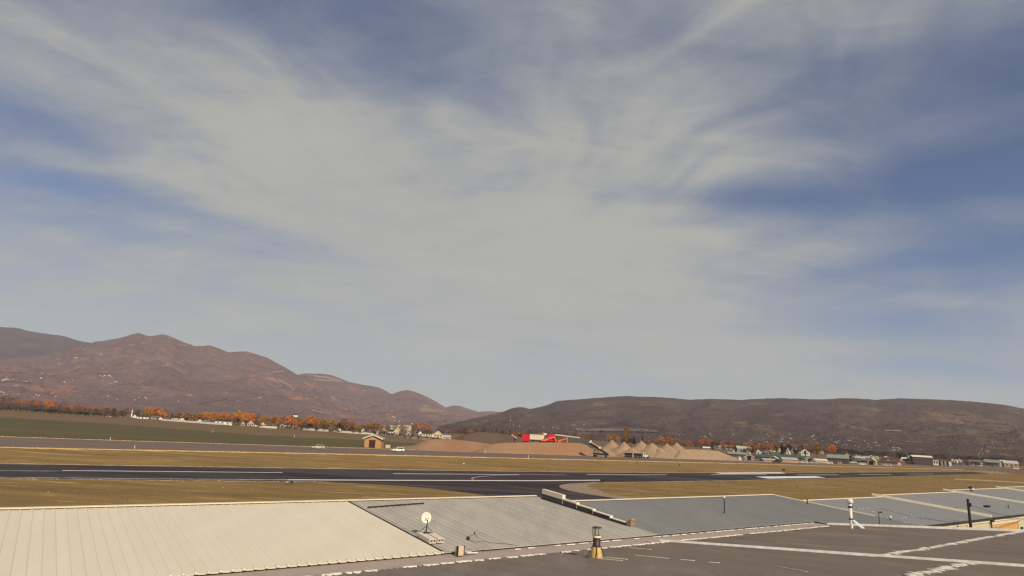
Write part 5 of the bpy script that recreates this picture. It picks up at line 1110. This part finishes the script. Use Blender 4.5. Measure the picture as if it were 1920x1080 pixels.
orange = [(89, 15, 24), (67, 9, 15), (130, 14, 14), (166, 10, 15), (275, 14, 22), (289, 16, 23), (304, 15, 19), (388, 13, 19), (402, 14, 20), (416, 13, 20), (427, 11, 18), (448, 16, 27), (459, 14, 26), (469, 12, 24), (488, 10, 18), (538, 16, 24), (552, 12, 17), (578, 18, 28), (592, 15, 24), (779, 15, 20), (800, 16, 22)]
for i, (x, w_, h_) in enumerate(orange):
    bright = {538: 'brightest orange round tree above the small white gable houses', 779: 'left of the two round orange trees above the right end houses', 800: 'right of the two round orange trees above the right end houses', 89: 'orange tree alone in the brown tree line at far left', 448: 'tall orange tree with pale trunks left of the pinkish gables'}
    tree('orange', x, fy(x) - (2 if x < 700 else 11), w_ * 1.15, h_, bright.get(x, f'orange tree behind the green field, {NO[i] if i < 18 else "last but " + str(21 - i)} orange one counted from the left'), GL)
for i, (x, w_, h_, kd, lb) in enumerate(((350, 26, 17, 'olive', 'wide olive brown tree between two orange clumps'), (372, 16, 18, 'olive', 'olive brown tree left of the long white barn trees'), (433, 14, 10, 'olive', 'low olive tree right of the long white barn'), (512, 16, 22, 'olive', 'dull golden tree above the wide tan house'), (606, 20, 24, 'olive', 'golden olive tree above the long dark house'), (621, 19, 24, 'olive', 'golden olive tree behind the tall white gable'), (523, 12, 18, 'russet', 'russet tree between the golden and the brightest orange tree'),
        (565, 12, 17, 'russet', 'russet tree above the tan house with two dark windows'), (648, 15, 20, 'russet', 'russet tree above the small white hut on the fence line'), (671, 20, 16, 'olive', 'rust olive tree left behind the brick hut'), (690, 16, 24, 'olive', 'tall golden olive tree behind the brick hut'), (701, 14, 22, 'olive', 'golden olive tree right of the tallest one by the hut'), (634, 13, 15, 'dark', 'dark round tree right of the tall white gable'), (662, 9, 14, 'dark', 'dark narrow tree between russet and rust olive trees'),
        (321, 6, 14, 'spruce', 'dark spruce rising from the white fence'), (335, 9, 7, 'dark', 'dark low shrub tree beside the cream fence house'), (349, 14, 6, 'dark', 'dark low trees behind the middle of the fence'), (580, 14, 13, 'dark', 'dark tree right of the tan house with two windows'), (443, 12, 14, 'dark', 'dark tree right of the long white barn'), (458, 10, 11, 'dark', 'dark tree behind the narrow pinkish gable'))):
    tree(kd, x, fy(x) - 1.5, w_, h_, lb, GL)
for i in range(26):                     # brown trees of the line at far left
    x = 2 + i * 9.2 + rnd.uniform(-2, 2); kd = 'grey' if (i % 3 or x < 62) and x > 8 else 'brown'
    tree(kd, x, fy(x) + .3, rnd.uniform(13, 17), rnd.uniform(11, 16), 'leafless grey brown tree of the long tree line at far left', 'leafless trees at far left')
for i in range(30):
    x = -2 + i * 7.6 + rnd.uniform(-2, 2); tree('thicket' if x < 70 or i % 2 else 'dark', x, fy(x) + .6, rnd.uniform(12, 16), rnd.uniform(8, 12) if x < 70 else rnd.uniform(5, 9), 'dense low dark tree in the hedge row at far left', 'hedge trees at far left')
for i in range(22):
    x = 4 + i * 10.4 + rnd.uniform(-3, 3); tree('russet' if rnd.random() < .55 else 'brown', x, fy(x) - 4, rnd.uniform(13, 18), rnd.uniform(17, 24) - x * .03, 'faded russet brown tree rising behind the grey tree line at far left', 'russet trees at far left')
def near(x, lst, pre, other):
    lb = min(lst, key=lambda q: abs(q[0] - x))[-1]
    return pre + ' ' + lb if len((pre + ' ' + lb).split()) <= 16 else other
for i in range(52):
    x = 236 + i * 11.2 + rnd.uniform(-3, 3); kd = rnd.choice(['brown', 'brown', 'grey', 'russet', 'brown'])
    tree(kd, x, fy(x) - (3 if x < 700 else 9), rnd.uniform(12, 18), rnd.uniform(11, 17), near(x, LH, 'leafless tree behind the', 'leafless brown tree filling gaps among the houses behind the field'), 'leafless trees among the houses')
for i in range(34):
    x = 382 + i * 8.6 + rnd.uniform(-3, 3); kd = rnd.choice(['orange', 'olive', 'russet', 'orange', 'brown'])
    tree(kd, x, fy(x) - 3.5, rnd.uniform(11, 16), rnd.uniform(15, 22), near(x, LH, {'orange': 'orange tree rising over the', 'olive': 'olive tree rising over the', 'russet': 'russet tree rising over the', 'brown': 'brown tree rising over the'}[kd], 'autumn tree of the coloured belt behind the house row'), 'coloured belt behind the house row')
for i in range(46):
    x = 1290 + i * 6.3 + rnd.uniform(-3, 3); kd = rnd.choice(['russet', 'orange', 'thicket', 'dark', 'olive', 'brown', 'russet'])
    tree(kd, x, 836 + (x - 1285) * .05, rnd.uniform(10, 15), rnd.uniform(9, 14), near(x, RB[:16], kd.replace('thicket', 'grey') + ' tree in the wood beyond the', 'autumn tree of the mixed wood beyond the village'), 'mixed wood beyond the village')
for i in range(30):
    x = 1560 + i * 11.4 + rnd.uniform(-4, 4); kd = rnd.choice(['thicket', 'dark', 'brown', 'thicket', 'olive'])
    tree(kd, x, 849 + (x - 1560) * .055, rnd.uniform(11, 16), rnd.uniform(7, 11), near(x, RB[25:], kd.replace('thicket', 'grey') + ' tree in the wood beyond the', 'grey brown tree of the wood beyond the right village'), 'mixed wood beyond the village')
for i in range(40):
    x = 480 + i * 9.2 + rnd.uniform(-3, 3); kd = rnd.choice(['thicket', 'brown', 'dark', 'thicket', 'dark'])
    tree(kd, x, fy(x) - rnd.uniform(-1, 1), rnd.uniform(8, 12), rnd.uniform(5, 9), near(x, LH, 'low garden tree beside the', 'low dark garden tree between the houses behind the field'), 'garden trees between the houses')
for i, x in enumerate((906, 915.5, 930, 940, 946, 956, 975)):
    tree('spruce', x, 815, 6, 8 + (i % 3) * 1.5, f'small dark evergreen on the skyline of the dark bank, {NO[i]} from the left', 'small evergreens above the dark bank')
for i in range(34):
    x = 832 + i * 8.4 + rnd.uniform(-3, 3); kd = rnd.choice(['russet', 'brown', 'brown', 'grey', 'olive'])
    tree(kd, x, 813.5 + (x - 832) * .045, rnd.uniform(10, 15), rnd.uniform(8, 13), 'brown tree of the wooded strip behind the dark bank and machines', 'trees behind the machines')
tree('orange', 1017, 823, 12, 14, 'single orange tree behind the cream site trailer', 'trees behind the machines')
GM = 'trees behind the gravel heaps'
tree('poplar', 1172.5, 833, 7.5, 35, 'tallest poplar rising far above the gravel heaps', GM); tree('poplar', 1177, 833, 6.5, 31, 'second poplar leaning against the tallest one above the heaps', GM)
for x, y, w_, h_, kd, lb in ((1141, 833, 16, 19, 'olive', 'olive tree behind the tall first gravel heap, left half'), (1152, 833, 16, 19, 'olive', 'olive tree behind the tall first gravel heap, right half'), (1160, 834, 8, 17, 'orange', 'small orange tree left of the tall poplar'), (1168, 836, 8, 14, 'dark', 'dark tree at the left foot of the poplar'), (1184, 836, 16, 15, 'dark', 'dark tree right of the poplar behind the heaps'),
        (1189, 833, 7, 16, 'spruce', 'dark spruce right of the poplar'), (1205, 833, 6, 16, 'spruce', 'slim spruce above the broad gravel heap'), (1212, 837, 13, 16, 'russet', 'russet tree right of the slim spruce'), (1232, 837, 15, 17, 'russet', 'russet tree above the narrow gravel heap'), (1243, 838, 16, 19, 'orange', 'orange tree behind the two right gravel heaps, left one'), (1256, 839, 16, 20, 'orange', 'orange tree behind the two right gravel heaps, middle one'), (1268, 839, 14, 18, 'russet', 'orange russet tree behind the last pointed gravel heap'),
        (1276, 842, 8, 9, 'dark', 'dark shrub at the right flank of the last heap'), (1289, 841, 10, 16, 'russet', 'russet tree above the left end of the gravel ridge'), (1315, 841, 14, 18, 'orange', 'orange tree above the gravel ridge, left one'), (1326, 841, 14, 18, 'orange', 'orange tree above the gravel ridge, right one'), (1362, 841, 15, 16, 'orange', 'golden orange tree behind the grey houses'), (1412, 847, 20, 14, 'russet', 'russet tree above the long grey house'), (1432, 849, 22, 17, 'russet', 'russet tree above the grey gable house'),
        (1443, 848, 14, 15, 'orange', 'orange brown tree left of the bright white upper building'), (1532, 858, 20, 30, 'olive', 'tall olive tree between the bright white building and the large sage roof'), (1565, 854, 17, 20, 'orange', 'round rust orange tree above the large sage roofed hangar'), (1467, 855, 7, 26, 'spruce', 'tall dark spruce among the white upper buildings'), (1455, 854, 9, 18, 'dark', 'dark tree left of the tall spruce'), (1472, 854, 9, 18, 'dark', 'dark tree right of the tall spruce'), (1395, 852, 12, 10, 'dark', 'dark round tree between two white gables'),
        (1412, 853, 12, 10, 'dark', 'dark round tree left of the right white gable'), (1431, 856, 9, 8, 'dark', 'dark peaked shrub tree before the grey gable house'), (1349, 842, 8, 11, 'dark', 'dark tree between the gravel ridge houses'), (1335, 845, 7, 6, 'dark', 'dark shrub behind the gravel ridge top'), (1493, 856, 14, 12, 'dark', 'dark tree behind the right green roof'), (1686, 866, 8, 20, 'dark', 'dark tall tree right of the long cream house'), (1596, 866, 14, 13, 'dark', 'dark tree between the large sage hangar and the twin gables'), (1714, 868, 24, 12, 'olive', 'olive dark trees left of the big dark shed'), (1700, 868, 16, 9, 'dark', 'dark low tree left of the olive one by the big shed')):
    tree(kd, x, y, w_, h_, lb, GM if x < 1300 else 'trees among the right village')
for i in range(62):
    x = 1285 + i * 10.3 + rnd.uniform(-4, 4); kd = rnd.choice(['brown', 'thicket', 'russet', 'dark', 'brown', 'grey'] if x < 1560 else ['thicket', 'brown', 'dark', 'grey'])
    y = 840 + (x - 1285) * .045 if x < 1560 else 852.5 + (x - 1560) * .05
    tree(kd, x, y, rnd.uniform(11, 17), rnd.uniform(9, 14) if x < 1560 else rnd.uniform(7, 11), near(x, RB, 'leafless tree behind the', 'brown tree filling the strip behind the right village roofs'), 'leafless trees of the right village')
for i in range(30):
    x = 1590 + i * 11 + rnd.uniform(-4, 4); tree(rnd.choice(['dark', 'grey', 'dark', 'brown']), x, 868 + (x - 1590) * .024, rnd.uniform(9, 14), rnd.uniform(5, 9), near(x, RB, 'low dark shrub beside the', 'low dark shrub tree along the apron of the right village'), 'shrub trees along the far apron')

# ------------------------------------------------------------------ tiny houses and woods on the hill feet
def far_house(i):
    r = random.Random(i); mb = MB(); w_, d_, h_ = r.uniform(.8, 1.3), r.uniform(.6, .9), r.uniform(.45, .6)
    mb.add([(-w_ / 2, -d_ / 2, -.4), (w_ / 2, -d_ / 2, -.4), (w_ / 2, d_ / 2, -.4), (-w_ / 2, d_ / 2, -.4), (-w_ / 2, -d_ / 2, h_), (w_ / 2, -d_ / 2, h_), (w_ / 2, d_ / 2, h_), (-w_ / 2, d_ / 2, h_), (-w_ / 2, 0, h_ + .3), (w_ / 2, 0, h_ + .3)], [(0, 1, 5, 4), (2, 3, 7, 6), (1, 2, 6, 9, 5), (3, 0, 4, 8, 7)])
    mb.add([(-w_ / 2 - .06, -d_ / 2 - .08, h_ - .02), (w_ / 2 + .06, -d_ / 2 - .08, h_ - .02), (w_ / 2 + .06, 0, h_ + .34), (-w_ / 2 - .06, 0, h_ + .34), (w_ / 2 + .06, d_ / 2 + .08, h_ - .02), (-w_ / 2 - .06, d_ / 2 + .08, h_ - .02)], [(0, 1, 2, 3), (3, 2, 4, 5)], 1)
    return mb.mesh('far_house', M[('w_white', 'w_tan', 'w_cream', 'w_grey')[i % 4]], M[('r_grey', 'r_pale', 'r_dark', 'r_brown')[i % 4]])
FH = [far_house(i) for i in range(8)]
def scatter_houses(rng, n, boxes, label, group, size):
    for i in range(n):
        x0, x1, y0, y1 = rnd.choice(boxes); x = rnd.uniform(x0, x1); y = rnd.uniform(y0, y1) + (x - x0) * .0; p = hillpt(rng, x, y)
        if math.hypot(p[0], p[1]) > 5200 or p[2] < -1: continue
        s_ = mpp(p) * rnd.uniform(*size); o = put('far_house', rnd.choice(FH), None, tuple(p), yaw_to_cam(p, rnd.uniform(-.5, .5)), (s_, s_, s_ * .9)); tag(o, label, 'house', group)
scatter_houses('twin_peak_mountain', 60, [(8, 28, 735, 739), (22, 60, 738, 742), (60, 102, 741, 746), (118, 128, 742, 744), (222, 235, 742, 744), (230, 300, 742, 752), (330, 400, 750, 764), (60, 100, 708, 716), (130, 150, 710, 717), (0, 60, 704, 718), (200, 225, 704, 707)], 'tiny pale house low on the slope of the twin peaked mountain', 'tiny houses under the twin peaked mountain', (1.1, 2.5))
scatter_houses('twin_peak_mountain', 24, [(640, 800, 776, 800), (680, 760, 770, 795)], 'tiny pale house on the slope foot above the right end houses', 'tiny houses above the house row', (.9, 2.2))
scatter_houses('long_plateau', 26, [(860, 980, 778, 800), (960, 1120, 795, 806)], 'tiny pale house at the left foot of the long plateau', 'tiny houses at the left plateau foot', (.9, 2.2))
scatter_houses('long_plateau', 130, [(1210, 1330, 812, 822), (1320, 1480, 812, 830), (1400, 1560, 815, 835), (1460, 1480, 822, 830), (1600, 1645, 830, 840), (1655, 1680, 838, 846), (1540, 1600, 822, 836)], 'tiny pale house of the dense town on the plateau slope', 'tiny houses of the plateau town', (.9, 2.3))
scatter_houses('long_plateau', 55, [(1768, 1880, 845, 853), (1700, 1900, 826, 850), (1560, 1720, 815, 835)], 'tiny pale house low on the right end of the plateau', 'tiny houses at the right plateau foot', (.9, 2.0))
def town_wood(name, rng, n, boxes, mt, seed, size):
    r = random.Random(seed); mb = MB()
    for i in range(n):
        x0, x1, y0, y1 = r.choice(boxes); p = Vector(tuple(hillpt(rng, r.uniform(x0, x1), r.uniform(y0, y1)))); k = mpp(p)
        if p.length > 6500: continue
        w_ = k * r.uniform(*size); h_ = w_ * r.uniform(.5, .9); nn = 7; a0 = r.random()
        low = [(p.x + math.cos(a0 + j * .898) * w_ * r.uniform(.7, 1.2), p.y + math.sin(a0 + j * .898) * w_ * r.uniform(.7, 1.2), p.z - h_ * .3) for j in range(nn)]
        mid = [(p.x + math.cos(a0 + j * .898 + .4) * w_ * r.uniform(.6, 1.1), p.y + math.sin(a0 + j * .898 + .4) * w_ * r.uniform(.6, 1.1), p.z + h_ * r.uniform(.4, .8)) for j in range(nn)]
        mb.add(low + mid + [(p.x, p.y, p.z + h_ * 1.2)], [(j, (j + 1) % nn, nn + (j + 1) % nn, nn + j) for j in range(nn)] + [(nn + j, nn + (j + 1) % nn, 2 * nn) for j in range(nn)])
    return struct(mb.build(name, mt), 'stuff')
town_wood('town_wood', 'long_plateau', 1500, [(1180, 1480, 812, 834), (1380, 1600, 815, 840), (1560, 1900, 828, 858), (1700, 1910, 815, 850), (900, 1130, 800, 812)], M['lf_grey'], 5, (.8, 2.2))
town_wood('dark_scrub', 'long_plateau', 1600, [(1000, 1900, 770, 812), (1300, 1900, 790, 848)], M['scrub'], 9, (.4, 1.3))
town_wood('brown_wood', 'twin_peak_mountain', 900, [(0, 300, 734, 756), (250, 560, 750, 778), (500, 840, 768, 802)], M['lf_brown'], 6, (.7, 1.9))

# pale tracks, cuts and stubble strips on the slopes
M['pale_cut'] = mat('pale_cut_bank', (.40, .30, .25), (.27, .20, .17), .02, .95, detail=7)
M['pale_field'] = mat('pale_hill_field', (.165, .125, .108), (.12, .092, .083), .012, .95, detail=7)
M['tan_face'] = mat('tan_bank', (.235, .155, .112), (.19, .128, .10), .02, .95, detail=8)
def hill_strip(rng, up, lo, mt, name='hill_track'):
    A, B = resample(up, 24), resample(lo, 24); mb = MB(); vs = []
    for a, b in zip(A, B):
        for q in np.linspace(0, 1, 4):
            p = hillpt(rng, a[0] * (1 - q) + b[0] * q, a[1] * (1 - q) + b[1] * q); vs.append((p[0], p[1], p[2] + 2.2))
    mb.add(vs, [(4 * i + j, 4 * i + j + 1, 4 * i + j + 5, 4 * i + j + 4) for i in range(23) for j in range(3)]); me = mb.mesh(name, M[mt])
    if sum(p.normal.z for p in me.polygons) < 0: me.flip_normals()
    return struct(put(name, me))
for rng, up, lo, mt in (('cut_hill', [(577, 702.3), (610, 706.5), (640, 713.2)], [(577, 703), (610, 708.4), (640, 714.6)], 'pale_cut'), ('cut_hill', [(590, 711.2), (615, 712.6), (642, 716)], [(590, 712.4), (615, 714.4), (642, 717)], 'pale_cut'),
        ('twin_peak_mountain', [(512, 697.6), (534, 696.4)], [(512, 699), (534, 698)], 'pale_cut'), ('twin_peak_mountain', [(590, 769.5), (614, 774.5)], [(590, 771.2), (614, 775.6)], 'pale_cut'),
        ('twin_peak_mountain', [(335, 646.2), (352, 647.6)], [(335, 647.2), (352, 648.8)], 'pale_cut'), ('twin_peak_mountain', [(390, 757), (440, 748)], [(390, 757.8), (440, 748.8)], 'pale_field'), ('twin_peak_mountain', [(0, 716), (30, 714), (70, 718)], [(0, 718), (30, 716), (70, 719)], 'pale_field'),
        
        ('round_hill', [(797, 758.5), (815, 764), (834, 770)], [(785, 776), (808, 774), (834, 773)], 'tan_face'),
        ('long_plateau', [(1080, 806), (1120, 804), (1180, 802), (1235, 808)], [(1080, 808), (1120, 809), (1180, 810), (1235, 811)], 'pale_field'), ('long_plateau', [(1078, 804.8), (1092, 804.6)], [(1078, 806), (1092, 806)], 'pale_cut'),
        ('long_plateau', [(1430, 806), (1446, 807.5)], [(1430, 807.4), (1446, 809)], 'pale_field'), ('long_plateau', [(1655, 807), (1683, 808)], [(1655, 808.4), (1683, 809.4)], 'pale_cut'), ('long_plateau', [(1862, 810.5), (1882, 813)], [(1862, 812), (1882, 814.6)], 'pale_field'),
        ('long_plateau', [(1690, 828), (1722, 830)], [(1690, 829.4), (1722, 831.6)], 'pale_field')):
    hill_strip(rng, up, lo, mt)
# ------------------------------------------------------------------ the air of the valley
mt = bpy.data.materials.new('valley_air'); mt.use_nodes = True; tt = mt.node_tree; tt.nodes.clear()
vol = tt.nodes.new('ShaderNodeVolumePrincipled'); vol.inputs['Density'].default_value = 3.2e-5; vol.inputs['Color'].default_value = (.84, .87, .98, 1); vol.inputs['Anisotropy'].default_value = 0.0
ot = tt.nodes.new('ShaderNodeOutputMaterial'); tt.links.new(vol.outputs[0], ot.inputs['Volume'])
mb = MB(); mb.box(0, 5600, 800, 27000, 17800, 1614); struct(mb.build('haze', mt), 'stuff')
